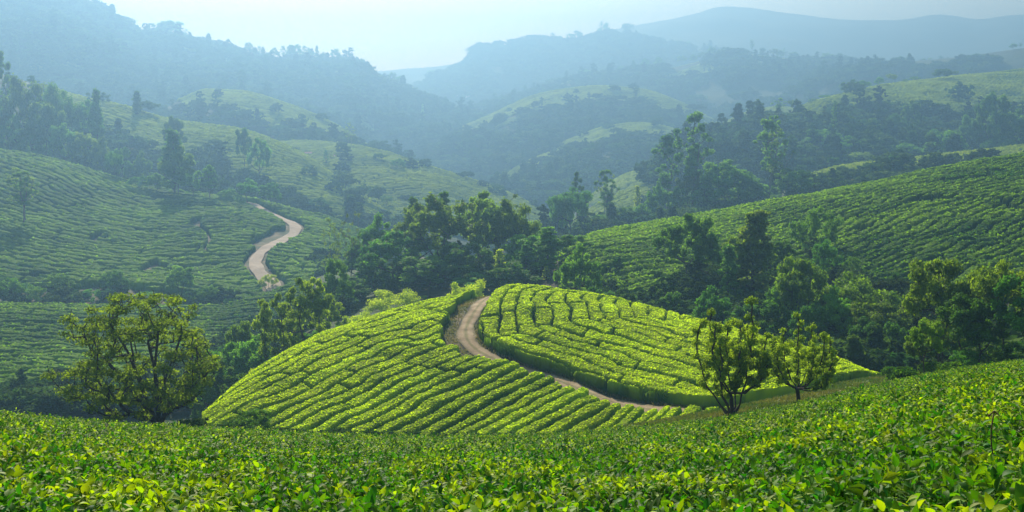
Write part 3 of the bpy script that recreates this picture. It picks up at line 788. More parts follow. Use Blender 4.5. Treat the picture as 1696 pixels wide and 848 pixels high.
near_m = []
for i in range(12):
    v, q, tn = sprig(100 + i, 7 if i % 3 else 8, .070, i % 3 == 0, 4)
    near_m.append(mesh_np('near_sprig', v, q, [M['tea_near']], smooth=True, attrs={'tint': tn}))
near_c = proto_collection('near_sprigs', near_m)
mid_m = []
for i in range(8):
    Vs, Qs, Ts, o = [], [], [], 0
    r = random.Random(i)
    for k in range(5):
        v, q, tn = sprig(300 + i * 9 + k, 6, .085, (i + k) % 3 == 0, 2)
        v = v + np.array([r.uniform(-.16, .16), r.uniform(-.16, .16), r.uniform(-.05, .05)])
        Vs.append(v); Qs.append(q + o); Ts.append(tn); o += len(v)
    mid_m.append(mesh_np('mid_sprig', np.concatenate(Vs), np.concatenate(Qs), [M['tea_near']], attrs={'tint': np.concatenate(Ts)}))
mid_c = proto_collection('mid_sprigs', mid_m)

FD = HILLS['field']
def bush_h(x, y):
    rr = (y * .97 - x * .30) + 1.2 * fbm(x / 9, y / 9, 3, 2)
    q = rr / 1.5; u = np.abs(q - np.floor(q) - .5) * 2
    far = np.clip((y - 6) / 20, 0, 1)
    return .45 + .055 * fbm(x / .7, y / .7, 8, 3) - far * .22 * np.clip((u - .72) / .28, 0, 1) ** 1.5 - .35 * (vn(x / 1.6, y / 1.6, 19) > .82) * far
# leafy skin under the sprigs
U, T = np.meshgrid(np.r_[np.linspace(-3600, -330, 200), np.linspace(-320, 2050, 900), np.linspace(2060, 5300, 200)], np.linspace(.0, 1.35, 480), indexing='ij')
x, y, z = FD.P(U, T)
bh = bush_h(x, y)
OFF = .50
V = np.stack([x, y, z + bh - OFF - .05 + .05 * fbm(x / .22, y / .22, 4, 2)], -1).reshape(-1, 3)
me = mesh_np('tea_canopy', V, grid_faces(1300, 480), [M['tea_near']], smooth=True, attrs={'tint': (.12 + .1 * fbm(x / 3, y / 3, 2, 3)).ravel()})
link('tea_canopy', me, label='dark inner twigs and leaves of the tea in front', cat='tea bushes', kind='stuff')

def field_points(d0, d1, dens, seed, x_pad=250):
    r = np.random.default_rng(seed)
    amax = (W / 2 + x_pad) / F
    area = amax * (d1 * d1 - d0 * d0)
    n = int(area * dens)
    d = np.sqrt(r.uniform(d0 * d0, d1 * d1, n)); a = r.uniform(-amax, amax, n)
    X_, Y_ = a * d, d
    px = W / 2 + a * F / 1.02
    for _ in range(4):                      # find the column that carries this x
        pc, dc, pf, df = FD.par(px)
        t = np.log(np.clip(d / df, 1e-3, None)) / np.log(dc / df)
        t = np.where(d > dc, 1 + (d - dc) / 30, t)
        xx, yy, zz = FD.P(px, np.clip(t, 0, 1.3))
        px = px + (X_ - xx) * F / d
    return xx, yy, zz, t, r
xx, yy, zz, t, r = field_points(1.8, 14, 300, 1, 1400)
n = len(xx)
zz = zz + bush_h(xx, yy) - OFF + r.uniform(-.05, .05, n)
lit_or_flush = fbm(xx / .8, yy / .8, 66, 3) + r.normal(0, .35, n)
idx = np.where(lit_or_flush > .55, r.choice([0, 3, 6, 9], n), r.choice([1, 2, 4, 5, 7, 8, 10, 11], n))
sc = r.uniform(.5, 1.3, n)
zz = zz + np.where(lit_or_flush > .55, .03, 0)
instancer('tea_sprigs', np.stack([xx, yy, zz], 1), np.stack([r.normal(0, .35, n), r.normal(0, .35, n), r.uniform(0, 6.3, n)], 1), np.stack([sc] * 3, 1), idx, near_c, 'large glossy tea leaves and yellow shoots nearest the camera', 'tea leaves')
xx, yy, zz, t, r = field_points(13, 75, 26, 2)
k = t < 1.25
xx, yy, zz = xx[k], yy[k], zz[k]; n = len(xx)
zz = zz + bush_h(xx, yy) - OFF + r.uniform(-.03, .03, n)
sc = r.uniform(.8, 1.3, n) * (1 + .3 * (yy > 30))
instancer('tea_sprigs', np.stack([xx, yy, zz], 1), np.stack([r.normal(0, .25, n), r.normal(0, .25, n), r.uniform(0, 6.3, n)], 1), np.stack([sc] * 3, 1), r.integers(0, 8, n), mid_c, 'finer tea foliage further down the front slope', 'tea leaves')

# grass on the meadow strip and the verge of the path
def blades(P, h, seed, w=.03, lean=.35):
    r = np.random.default_rng(seed)
    n = len(P); a = r.uniform(0, 6.28, n)
    hh = h * r.uniform(.5, 1.3, n)
    dx, dy = np.cos(a), np.sin(a)
    l = r.normal(0, lean, (n, 2)) * hh[:, None]
    V = np.empty((n, 4, 3))
    V[:, 0] = P + np.stack([-dx * w, -dy * w, 0 * dx - .03], 1)
    V[:, 1] = P + np.stack([dx * w, dy * w, 0 * dx - .03], 1)
    V[:, 2] = P + np.stack([dx * w * .5 + l[:, 0] * .6, dy * w * .5 + l[:, 1] * .6, hh * .6], 1)
    V[:, 3] = P + np.stack([l[:, 0] * 1.3, l[:, 1] * 1.3, hh], 1)
    return V.reshape(-1, 3), np.arange(4 * n).reshape(n, 4)
MD = HILLS['meadow']
r = np.random.default_rng(5)
n = 26000
X_, Y_, Z_ = MD.P(r.uniform(1020, 1800, n), r.uniform(.05, 1.15, n))
v, q = blades(np.stack([X_, Y_, Z_], 1), .16, 3, w=.04)
me = mesh_np('grass', v, q, [M['dry_grass']], attrs={'tint': np.repeat(.12 + .3 * fbm(X_ / 2, Y_ / 2, 3, 3), 4)})
link('grass', me, label='short grass on the strip under the two knobbly trees', cat='grass', kind='stuff')
# verge
n = 15000
i = r.integers(0, len(PATH) - 1, n)
Tn = np.gradient(PATH, axis=0); Tn /= np.linalg.norm(Tn, axis=1)[:, None]
Nn = np.stack([-Tn[:, 1], Tn[:, 0]], 1) * SIDE
off = np.where(r.uniform(0, 1, n) < .75, -r.uniform(1.0, 3.2, n), r.uniform(.95, 1.3, n))
P2 = PATH[i] + Nn[i] * off[:, None] + r.normal(0, .15, (n, 2))
zs = np.array([gz(float(a), float(b), hb['knoll']) or -999 for a, b in P2])
k = zs > 0
P3 = np.stack([P2[k, 0], P2[k, 1], zs[k]], 1)
v, q = blades(P3, .22, 4, w=.05)
bare = fbm(P3[:, 0] / 2.2, P3[:, 1] / 2.2, 9, 2)
me = mesh_np('grass', v, q, [M['dry_grass']], attrs={'tint': np.repeat(.45 + .5 * bare, 4)})
link('grass', me, label='dry grass and weeds along the verge of the dirt path', cat='grass', kind='stuff')
strip('verge', smooth_line([tuple(a) + (0,) for a in (PATH - Nn * 2.0)], .8), 2.2, M['bank'], .03, 'worn earthy verge on the outer side of the dirt path', 'verge', hb['knoll'], 5)

# ---------------------------------------------------------------- trees
class Skel:
    def __init__(s): s.p = []; s.par = []; s.len = []
    def add(s, p, par):
        s.p.append(np.array(p, float)); s.par.append(par)
        s.len.append(0 if par < 0 else s.len[par] + float(np.linalg.norm(s.p[-1] - s.p[par])))
        return len(s.p) - 1

def grow(sk, start, targets, r, seg, lift, kcost=.25, wob=.04):
    ends = []
    for c in targets:
        P = np.array(sk.p[start:]); Ls = np.array(sk.len[start:])
        dv = c - P; dist = np.linalg.norm(dv, axis=1)
        up = dv[:, 2] / (dist + 1e-6)
        cost = dist * (1 + .9 * np.clip(.25 - up, 0, 2)) + kcost * Ls
        j = int(np.argmin(cost)) + start
        a = sk.p[j]; n = max(1, int(np.linalg.norm(c - a) / seg))
        mid = (a + c) / 2 + np.array([(c[0] - a[0]) * lift * .5, (c[1] - a[1]) * lift * .5, -abs(np.linalg.norm((c - a)[:2])) * lift * .5])
        prev = j
        for i in range(1, n + 1):
            t = i / n
            p = (1 - t) ** 2 * a + 2 * t * (1 - t) * mid + t * t * c
            if i < n: p = p + np.array([r.uniform(-1, 1) for _ in range(3)]) * wob * seg
            prev = sk.add(p, prev)
        ends.append(prev)
    return ends

def skel_mesh(sk, r0, rmax, sides, power=2.3, scale=1.0):
    n = len(sk.p)
    acc = np.zeros(n); kids = [0] * n
    for i in range(n):
        if sk.par[i] >= 0: kids[sk.par[i]] += 1
    for i in range(n - 1, -1, -1):
        if kids[i] == 0: acc[i] = r0 ** power
        if sk.par[i] >= 0: acc[sk.par[i]] += acc[i] * 1.01
    rad = np.minimum(acc ** (1 / power), rmax)
    V, Fq = [], []; o = 0
    for i in range(n):
        j = sk.par[i]
        if j < 0: continue
        a, b = sk.p[j], sk.p[i]
        d = b - a; l = np.linalg.norm(d)
        if l < 1e-6: continue
        d /= l
        u = np.cross(d, (0, 0, 1) if abs(d[2]) < .9 else (1, 0, 0)); u /= np.linalg.norm(u); w = np.cross(d, u)
        th = np.arange(sides) * 2 * math.pi / sides
        ring = np.outer(np.cos(th), u) + np.outer(np.sin(th), w)
        ra = rad[i] if rad[j] > rad[i] * 1.6 else rad[j]
        if sk.par[j] < 0 or j == 0: ra = rad[j] * 1.25
        V.append(a - d * ra * .15 + ring * ra); V.append(b + d * rad[i] * .15 + ring * rad[i])
        k = np.arange(sides); k2 = (k + 1) % sides
        Fq.append(np.stack([o + k, o + k2, o + sides + k2, o + sides + k], 1)); o += 2 * sides
    return np.concatenate(V), np.concatenate(Fq)

def tree_proto(kind, seed, leaves, lsize, detail=5, wid=None):
    """a tree of height 1; returns trunk mesh arrays and crown mesh arrays"""
    r = random.Random(seed); rs = np.random.default_rng(seed)
    sk = Skel(); cl = []          # clumps: centre, radius, flatness
    seg = .07; lift = .35; r0 = .0035; rmax = .03; base = sk.add((0, 0, -.03), -1)
    def trunk(h, bend=.03, n=5):
        q = base; bx, by = r.uniform(-bend, bend), r.uniform(-bend, bend)
        for i in range(1, n + 1):
            t = i / n
            q = sk.add((bx * t * t * 2 + r.uniform(-.004, .004), by * t * t * 2 + r.uniform(-.004, .004), h * t), q)
        return q
    if kind == 'spread':
        w = wid or 1.12; r0 = .0021; rmax = .030; seg = .05; lift = .4
        for k, (ax, ay, tp_) in enumerate([(-.42, .05, .50), (-.22, -.12, .66), (-.05, .08, .60), (.03, -.06, .74), (.16, .05, .66), (.30, -.03, .36)]):
            q = base; n = 11; ph = r.uniform(0, 6)
            for i in range(1, n + 1):
                t = i / n
                q = sk.add((ax * t ** 1.25 + .018 * math.sin(5 * t + ph) * t, ay * t + .02 * math.sin(6 * t + ph) * t, tp_ * t ** .9), q)
        for i in range(230):
            for _ in range(40):
                a = r.uniform(0, 6.283); e = math.asin(r.uniform(-1, 1)); rr = r.uniform(.78, 1.0) if r.random() < .8 else r.uniform(.45, .78)
                lob = 1 + .13 * math.sin(3 * a + seed) + .08 * math.sin(5 * a + 2 + 3 * e)
                c = np.array([-.10 + math.cos(a) * math.cos(e) * w / 2 * rr * lob * (1 - .22 * max(0, math.sin(e))), math.sin(a) * math.cos(e) * w * .42 * rr * lob, (.46 + (.52 if e > 0 else .38) * math.sin(e) * rr * (1 + .08 * math.sin(3 * a + 6 * e)))])
                if c[2] > .08 and all(np.linalg.norm(c - d[0]) > .060 for d in cl): cl.append((c, r.uniform(.042, .080), .45)); break
    elif kind == 'knobbly':
        w = wid or .75; r0 = .0080; rmax = .034; seg = .05; lift = .5
        q = trunk(.2, .02, 4)
        nb = 13
        for b in range(nb):
            a = b * 2.4 + r.uniform(-.3, .3); rr = w / 2 * (.35 + .65 * math.sqrt((b + .5) / nb)) * r.uniform(.85, 1.1)
            top = r.uniform(.72, 1.0) - .38 * (rr / (w / 2)) ** 2 * r.uniform(.2, 1)
            if b == 0: top = 1
            n = 9; pr = q if (b % 3 or seed == 24) else base
            z0 = .18 if (b % 3 or seed == 24) else 0
            for i in range(1, n + 1):
                t = i / n
                p = (math.cos(a) * rr * math.sin(t * 1.9) ** .75 + r.uniform(-.02, .02), math.sin(a) * rr * math.sin(t * 1.9) ** .75 + r.uniform(-.015, .015), z0 + (top - z0) * t ** 1.05)
                pr = sk.add(p, pr)
                if t > .28:
                    for _ in range(2):
                        cl.append((np.array(p) + np.array([r.uniform(-.045, .045), r.uniform(-.045, .045), r.uniform(-.02, .03)]), r.uniform(.028, .055), .8))
        for _ in range(26):
            a = r.uniform(0, 6.28); rr = w / 2 * r.uniform(.2, .85)
            cl.append((np.array([math.cos(a) * rr, math.sin(a) * rr, r.uniform(.28, .72)]), r.uniform(.04, .07), .8))
    elif kind in ('broad', 'dome', 'bush', 'round'):
        w = wid or {'broad': .85, 'dome': 1.1, 'bush': 1.3, 'round': .9}[kind]
        th = {'broad': .28, 'dome': .40, 'bush': .06, 'round': .2}[kind]
        trunk(th, .02, 4); zc = {'broad': .60, 'dome': .70, 'bush': .42, 'round': .56}[kind]
        hz = {'broad': .36, 'dome': .26, 'bush': .5, 'round': .42}[kind]
        n = {'broad': 34, 'dome': 30, 'bush': 32, 'round': 30}[kind]
        for i in range(n):
            for _ in range(20):
                a = r.uniform(0, 6.283); e = math.asin(r.uniform(-.5, 1)); rr = r.uniform(.5, .95)
                lob = 1 + .18 * math.sin(2 * a + seed) + .14 * math.sin(4 * a + seed * 2 + 2 * e)
                c = np.array([math.cos(a) * math.cos(e) * w / 2 * rr * lob, math.sin(a) * math.cos(e) * w / 2 * rr * lob, zc + hz * math.sin(e) * rr * (1 + .12 * math.sin(3 * a + seed))])
                if all(np.linalg.norm(c - d[0]) > .12 * w for d in cl): cl.append((c, r.uniform(.075, .13) * w, .7)); break
    elif kind == 'euc':
        w = wid or .42; q = trunk(.62, .05, 8); r0 = .003; rmax = .018; seg = .05; lift = .5
        for i in range(64):
            z = r.uniform(.42, .98); rad = w / 2 * (1 - abs(z - .72) / .42) * r.uniform(.1, 1.15)
            a = r.uniform(0, 6.283)
            cl.append((np.array([math.cos(a) * rad, math.sin(a) * rad, z - .02]), r.uniform(.02, .048), .7))
    elif kind == 'column':
        w = wid or .36; trunk(.85, .02, 9); rmax = .016; lift = .2
        for i in range(40):
            z = .16 + .80 * (i + r.random()) / 40; rad = w / 2 * (1.05 - z) ** .6 * r.uniform(.25, 1.0) * (1 if z > .25 else .7)
            a = i * 2.4
            cl.append((np.array([math.cos(a) * rad, math.sin(a) * rad, z]), r.uniform(.04, .07), .6))
    elif kind == 'conifer':
        w = wid or .5; trunk(.93, .01, 9); rmax = .016; lift = -.1
        for i in range(60):
            z = .10 + .86 * (i / 60) ** .9; rad = w / 2 * (1.0 - z) ** .75 * r.uniform(.35, 1.0)
            a = i * 2.4
            cl.append((np.array([math.cos(a) * rad, math.sin(a) * rad, z - rad * .15]), r.uniform(.03, .055), .35))
    elif kind == 'bare':
        w = wid or .4; trunk(.6, .05, 8); rmax = .014; r0 = .0025; lift = .5
        for i in range(26):
            z = r.uniform(.4, 1); rad = w / 2 * r.uniform(.2, 1); a = r.uniform(0, 6.283)
            cl.append((np.array([math.cos(a) * rad, math.sin(a) * rad, z]), .035, .8))
    cl2 = sorted(cl, key=lambda c: c[0][2] + .6 * np.linalg.norm(c[0][:2]))
    ns = len(sk.p)
    if kind != 'knobbly':
        ends = grow(sk, 1, [c[0] for c in cl2], r, seg, lift)
        if detail > 5:
            for c in cl2:
                for _ in range(3):
                    v = rs.normal(size=3); v /= np.linalg.norm(v)
                    grow(sk, 1, [c[0] + v * c[1] * .9], r, seg * .5, .2, kcost=0)
    TV, TF = skel_mesh(sk, r0, rmax, detail)
    wts = np.array([c[1] ** 2 for c in cl]); wts /= wts.sum()
    ci = rs.choice(len(cl), leaves, p=wts)
    C_ = np.array([c[0] for c in cl])[ci]; Rr = np.array([c[1] for c in cl])[ci]; Fl = np.array([c[2] for c in cl])[ci]
    v = rs.normal(size=(leaves, 3)); v /= np.linalg.norm(v, axis=1)[:, None]
    rad = rs.uniform(0, 1, leaves) ** .45 * (1 + .25 * rs.normal(size=leaves) * .5)
    pos = C_ + v * (Rr * rad)[:, None] * np.stack([1 + 0 * Fl, 1 + 0 * Fl, Fl], 1)
    nrm = .55 * rs.normal(size=(leaves, 3)) + .6 * v + np.array([0, 0, .45])
    nrm /= np.linalg.norm(nrm, axis=1)[:, None]
    a = np.cross(nrm, rs.normal(size=(leaves, 3))); a /= np.linalg.norm(a, axis=1)[:, None]
    b = np.cross(nrm, a)
    s = (lsize * rs.uniform(.6, 1.35, leaves))[:, None]
    CV = np.stack([pos - a * s * .75, pos + b * s * .42 - nrm * s * .1, pos + a * s * .75, pos - b * s * .42 - nrm * s * .1], 1).reshape(-1, 3)
    CF = np.arange(4 * leaves).reshape(-1, 4)
    ct = rs.uniform(-.25, .25, len(cl))
    tint = .45 + ct[ci] + rs.uniform(-.2, .2, leaves)
    return (TV, TF), (CV, CF, np.repeat(tint, 4))

PROTO = {}
def proto(key, kind, seed, leaves, lsize, leafmat, barkmat='bark', detail=5, wid=None):
    (tv, tf), (cv, cf, ct) = tree_proto(kind, seed, leaves, lsize, detail, wid)
    PROTO[key] = (mesh_np(key + '_trunk', tv, tf, [M[barkmat]], smooth=True), mesh_np(key + '_crown', cv, cf, [M[leafmat]], attrs={'tint': ct}))
    return key
proto('hero_spread', 'spread', 11, 29000, .0135, 'leaf_spread', 'bark', 7)
proto('hero_knob_a', 'knobbly', 21, 29000, .0140, 'leaf_hero', 'bark', 7, .76)
proto('hero_knob_b', 'knobbly', 24, 24000, .0150, 'leaf_hero', 'bark', 7, 1.0)
MID = {}
def mids(kind, lm, seeds, leaves, ls, bark='bark', wid=None, tag=''):
    for s in seeds:
        k = proto(f'{kind}{tag}_{lm}_{s}', kind, s, leaves, ls, lm, bark, 5, wid)
        MID.setdefault(kind + tag, []).append(k)
mids('broad', 'leaf_green', (1, 2, 3), 8000, .028)
mids('broad', 'leaf_dark', (4, 5), 8000, .028)
mids('broad', 'leaf_olive', (6, 7), 7000, .028)
mids('dome', 'leaf_dark', (8, 9), 7000, .028)
mids('dome', 'leaf_olive', (10,), 7000, .028)
mids('round', 'leaf_green', (12, 13), 8000, .03)
mids('bush', 'leaf_bright', (14, 15), 12000, .025)
mids('broad', 'leaf_hero', (41, 42), 8000, .018, tag='slim', wid=.55)
MID['slim'] = MID.pop('broadslim')
mids('bush', 'leaf_green', (16, 17), 6000, .036, tag='dark')
mids('euc', 'leaf_green', (18, 19, 20), 8000, .0150, 'bark_pale')
mids('column', 'leaf_green', (22, 23), 6500, .024)
mids('column', 'leaf_olive', (24,), 6500, .024)
mids('conifer', 'leaf_dark', (26,), 6500, .02)
mids('conifer', 'leaf_bright', (27,), 6500, .02, tag='pale')
mids('bare', 'leaf_olive', (28, 29), 900, .016, 'bark_pale')
FAR = {}
for kd, sds in (('broad', (31, 32, 33)), ('dome', (34,)), ('euc', (35, 36)), ('column', (37,)), ('round', (38,))):
    for s in sds:
        FAR.setdefault(kd, []).append(proto(f'far_{kd}_{s}', kd, s, 700, .085 if kd != 'euc' else .05, 'leaf_far', 'bark', 3))

LOOK = {'broad': 'broad leafy tree', 'dome': 'flat topped tree', 'round': 'rounded tree', 'bush': 'low bushy shrub', 'bushdark': 'dark bushy shrub', 'slim': 'light green slender tree', 'euc': 'tall slender tree',
        'column': 'narrow upright tree', 'conifer': 'dark tapering tree', 'coniferpale': 'pale tapering tree', 'bare': 'thin almost bare tree'}
TREES = []
def plant(key, x, y, z, hgt, wmul=1.0, rot=None, label=None, group=None, region=None, look='tree', kindname='tree'):
    me_t, me_c = PROTO[key]
    r_ = bpy.data.objects.new(kindname, None)
    r_.empty_display_size = .3
    col.objects.link(r_)
    r_.location = (x, y, z); r_.rotation_euler = (0, 0, rot if rot is not None else random.uniform(0, 6.28))
    r_.scale = (hgt * wmul, hgt * wmul, hgt)
    r_['category'] = 'shrub' if 'shrub' in kindname else 'tree'
    link('trunk', me_t, parent=r_); link('crown', me_c, parent=r_)
    if label: r_['label'] = label
    if group: r_['group'] = group
    px, _ = project(x, y, z + hgt / 2)
    if not label: TREES.append((region, look, float(px), r_))
    return r_

def tree_px(kind, px, top, base, hill, region, width=None, variant=None, far=False, t=None, label=None, rot=None, matkey=None):
    """px/top/base are where the photo shows it; the foot is on that hill"""
    h = HILLS[hill]
    if t is not None:
        x, y, z = [float(q) for q in h.P(px, t)]
    else:
        x, y, z = h.pick(px, base)
    z0 = gz(x, y)
    if z0 is not None: z = max(z0 - .05, z - 8) if z0 < z else z0 - .05
    _, pb = project(x, y, z)
    hg = max(.8, (pb - top) / F * y * 1.01)
    lib = (FAR if far else MID)
    ks = lib[kind]
    key = ks[variant % len(ks)] if variant is not None else random.choice(ks)
    nat = {'broad': .85, 'dome': 1.1, 'bush': 1.3, 'bushdark': 1.3, 'slim': .55, 'round': .9, 'euc': .42, 'column': .36, 'conifer': .5, 'coniferpale': .5, 'bare': .4}[kind] * 1.08
    wm = 1.0
    if width: wm = min(1.9, max(.5, (width / F * y) / (hg * nat)))
    grp = region
    kn = {'bush': 'shrub', 'bushdark': 'shrub', 'conifer': 'conifer_tree', 'coniferpale': 'conifer_tree'}.get(kind, 'tree')
    return plant(key, x, y, z, hg, wm, rot, label, grp, region, LOOK[kind], kn)

# the three trees that stand alone
x, y, z = HILLS['lower_slope'].pick(262, 712)
plant('hero_spread', x, y, gz(x, y) - .05, (709 - 474) / F * y * 1.08, .95, 0.0, 'large spreading tree with dark bare limbs standing alone at left')
x, y, z = MD.pick(1213, 690)
plant('hero_knob_a', x, y, gz(x, y) - .05, (690 - 496) / F * y, .9, .3, 'knobbly pollarded tree with a forked trunk where the path ends')
x, y, z = MD.pick(1323, 672)
plant('hero_knob_b', x, y, gz(x, y) - .05, (675 - 524) / F * y, .9, 1.3, 'smaller knobbly tree with a single dark trunk right of the pollarded one')

# wood behind the knoll: hand placed (kind, px, top, base, width, variant)
WOOD = [('broad', 738, 318, 500, 130, 5), ('broad', 655, 375, 520, 120, 0), ('broad', 690, 330, 480, 90, 5), ('broad', 800, 318, 480, 90, 6), ('broad', 628, 352, 470, 80, 1), ('broad', 850, 325, 480, 80, 5),
        ('column', 735, 312, 455, 45, 0), ('column', 686, 322, 455, 36, 1), ('column', 800, 314, 455, 40, 2), ('broad', 880, 380, 500, 110, 2), ('column', 905, 372, 520, 70, 0), ('broad', 940, 385, 520, 80, 0),
        ('coniferpale', 827, 408, 540, 50, 0), ('coniferpale', 905, 440, 540, 60, 0), ('conifer', 870, 400, 520, 70, 0), ('broad', 770, 400, 530, 110, 3), ('broad', 710, 420, 540, 120, 4), ('broad', 840, 430, 545, 110, 3),
        ('broad', 960, 400, 540, 70, 1), ('broad', 600, 395, 500, 80, 2), ('round', 985, 470, 560, 70, 0), ('round', 1045, 485, 560, 60, 1), ('broad', 930, 450, 555, 90, 4), ('broad', 780, 450, 548, 100, 1), ('dome', 855, 345, 470, 80, 2),
        ('bushdark', 700, 490, 560, 70, 0), ('broad', 580, 455, 570, 90, 0), 
        
        ('broad', 420, 545, 660, 80, 2), ('broad', 385, 555, 670, 70, 0), ('broad', 370, 590, 700, 80, 1), ('round', 440, 570, 660, 70, 0), ('bushdark', 345, 620, 710, 70, 1), ('broad', 405, 520, 650, 60, 6), ('round', 350, 570, 690, 70, 1),
        ('bare', 552, 362, 500, 40, 0), ('bare', 582, 352, 500, 40, 1), ('bare', 565, 375, 500, 30, 1), ('bare', 850, 322, 440, 60, 0), ('round', 620, 420, 530, 80, 1), ('broad', 560, 425, 540, 60, 3), ('round', 530, 540, 620, 70, 0)]
for k_, px, tp, bs, wd, v_ in WOOD:
    if 560 < px < 960: bs = 456 + (bs - 456) * .45
    far_back = bs <= 500
    tree_px(k_, px, tp, bs, 'wood_floor' if px > 330 else 'terrace', 'wood behind the knoll', wd, v_)
for k_, px, tp, wd, v_, t_ in [('bush', 655, 470, 118, 0, .30), ('bush', 592, 508, 84, 1, .18), ('bush', 774, 450, 84, 1, .12), ('slim', 514, 438, 84, 0, .03), ('slim', 456, 468, 76, 1, .02), ('slim', 486, 482, 60, 0, .12), ('slim', 546, 480, 56, 1, .2), ('bushdark', 560, 530, 60, 0, .0), ('bush', 430, 590, 50, 0, 0)]:
    tree_px(k_, px, tp, 0, 'wood_floor', 'wood behind the knoll', wd, v_, t=t_)
# hollow on the right between the knoll and the tea slope
HOLLOW = [('broad', 1138, 345, 520, 95, 0), ('column', 1245, 345, 540, 90, 2), ('broad', 1235, 380, 540, 90, 6), ('bushdark', 1352, 332, 420, 80, 1), ('broad', 1320, 412, 590, 100, 6), ('broad', 1300, 460, 590, 80, 2), ('dome', 1412, 450, 590, 150, 2),
          ('round', 1110, 480, 560, 55, 1), ('broad', 1180, 470, 580, 80, 1), ('broad', 1255, 490, 600, 90, 2), ('broad', 1380, 470, 600, 90, 1), ('broad', 1450, 490, 610, 110, 6), ('broad', 1340, 500, 610, 80, 3), ('bushdark', 1310, 560, 620, 80, 0),
          ('broad', 1170, 380, 520, 60, 3), ('column', 1205, 400, 540, 50, 0), ('bushdark', 1390, 560, 630, 80, 1), ('broad', 1430, 520, 620, 80, 4), ('broad', 1480, 530, 625, 70, 3), ('round', 1220, 520, 600, 60, 0), ('bushdark', 1410, 420, 470, 40, 0),
          ('round', 1290, 395, 480, 60, 1), ('bushdark', 1365, 390, 470, 60, 0), ('broad', 1160, 505, 590, 60, 4), ('round', 1060, 500, 560, 40, 0)]
for k_, px, tp, bs, wd, v_ in HOLLOW:
    tree_px(k_, px, tp, bs, 'wood_floor' if bs > 500 else 'right_slope', 'dark hollow below the right tea slope', wd, v_)
# dark trees at the right edge, behind the front field
EDGE = [('broad', 1552, 412, 612, 130, 6), ('dome', 1660, 425, 606, 150, 2), ('broad', 1695, 440, 606, 120, 4), ('broad', 1590, 480, 612, 100, 4), ('dome', 1560, 520, 612, 90, 2), ('broad', 1620, 500, 610, 100, 3), ('broad', 1520, 548, 622, 60, 6),
        ('broad', 1750, 430, 600, 140, 4), ('dome', 1575, 545, 610, 60, 1), ('bushdark', 1680, 560, 605, 80, 0), ('bushdark', 1640, 570, 608, 70, 1), ('bushdark', 1600, 575, 612, 60, 0), ('broad', 1530, 520, 625, 60, 6)]
for k_, px, tp, bs, wd, v_ in EDGE:
    tree_px(k_, px, tp, bs, 'meadow', 'dark trees at the right edge above the front field', wd, v_)
tree_px('bushdark', 1469, 604, 624, 'meadow', 'dark trees at the right edge above the front field', 24, 0, label='spiky little bush at the end of the clipped hedge')
tree_px('bushdark', 424, 670, 716, 'lower_slope', None, 84, 0, label='feathery round bush at the foot of the knoll')
# trees behind the right slope
SADDLE = [('euc', 1104, 222, 366, 62, 0), ('euc', 1146, 184, 366, 74, 1), ('broad', 1140, 282, 366, 44, 6), ('euc', 1272, 190, 345, 62, 2), ('bare', 1290, 215, 345, 50, 0), ('broad', 1200, 260, 362, 90, 0), ('broad', 1235, 285, 360, 80, 1), ('round', 1180, 285, 366, 70, 0),
          ('broad', 1310, 275, 345, 70, 2), ('broad', 1250, 300, 350, 70, 2), ('round', 1228, 325, 356, 44, 1), ('dome', 946, 308, 402, 88, 0), ('round', 930, 318, 402, 50, 0), ('euc', 955, 283, 330, 26, 0), ('euc', 1004, 279, 372, 44, 1), ('bare', 1000, 290, 372, 36, 1),
          ('coniferpale', 1055, 305, 372, 28, 0), ('bushdark', 1035, 338, 382, 60, 0), ('bushdark', 1075, 328, 378, 60, 1), ('bushdark', 1000, 350, 388, 60, 0), ('broad', 1090, 300, 375, 40, 1), ('bushdark', 1290, 318, 350, 60, 1), ('bushdark', 1350, 300, 330, 50, 0),
          ('round', 1160, 320, 366, 50, 1), ('bushdark', 1210, 335, 362, 50, 0), ('broad', 1120, 305, 370, 40, 0), ('bushdark', 975, 362, 396, 50, 1)]
for k_, px, tp, bs, wd, v_ in SADDLE:
    tree_px(k_, px, tp, bs, 'hidden_saddle', 'trees standing behind the right tea slope', wd, v_)
# right ridge
RR = [('broad', 1637, 152, 275, 56, 4), ('dome', 1668, 178, 275, 70, 0), ('broad', 1690, 190, 275, 60, 4), ('broad', 1600, 190, 262, 40, 3), ('conifer', 1596, 240, 290, 44, 0), ('broad', 1560, 210, 290, 60, 2), ('broad', 1500, 235, 292, 70, 0), ('broad', 1450, 240, 290, 60, 6), ('round', 1620, 255, 292, 60, 0),
      ('broad', 1400, 225, 280, 60, 1), ('broad', 1360, 210, 270, 60, 2), ('broad', 1330, 230, 285, 60, 0), ('broad', 1530, 250, 296, 70, 6), ('dome', 1655, 225, 285, 60, 1), ('broad', 1290, 240, 300, 60, 1), ('round', 1510, 165, 230, 40, 0), ('round', 1440, 195, 250, 44, 1),
      ('broad', 1728, 190, 280, 70, 4), ('conifer', 1380, 165, 250, 24, 0), ('broad', 1420, 250, 300, 66, 6), ('dome', 1480, 190, 240, 40, 1)]
for k_, px, tp, bs, wd, v_ in RR:
    tree_px(k_, px, tp, bs, 'right_ridge', 'trees on the wooded flank of the right ridge', wd, v_)
for k_, px, tp, wd in [('euc', 1290, 162, 30), ('dome', 1315, 166, 26), ('dome', 1366, 157, 30), ('conifer', 1381, 164, 18), ('euc', 1398, 136, 18), ('dome', 1428, 134, 28), ('round', 1456, 127, 18), ('dome', 1477, 122, 20), ('bushdark', 1500, 130, 12), ('dome', 1515, 126, 16), ('bushdark', 1560, 128, 18), ('broad', 1345, 163, 26), ('round', 1265, 185, 30)]:
    tree_px(k_, px, tp, 0, 'right_ridge', 'small trees along the bright rim of the right ridge', wd, t=.97)
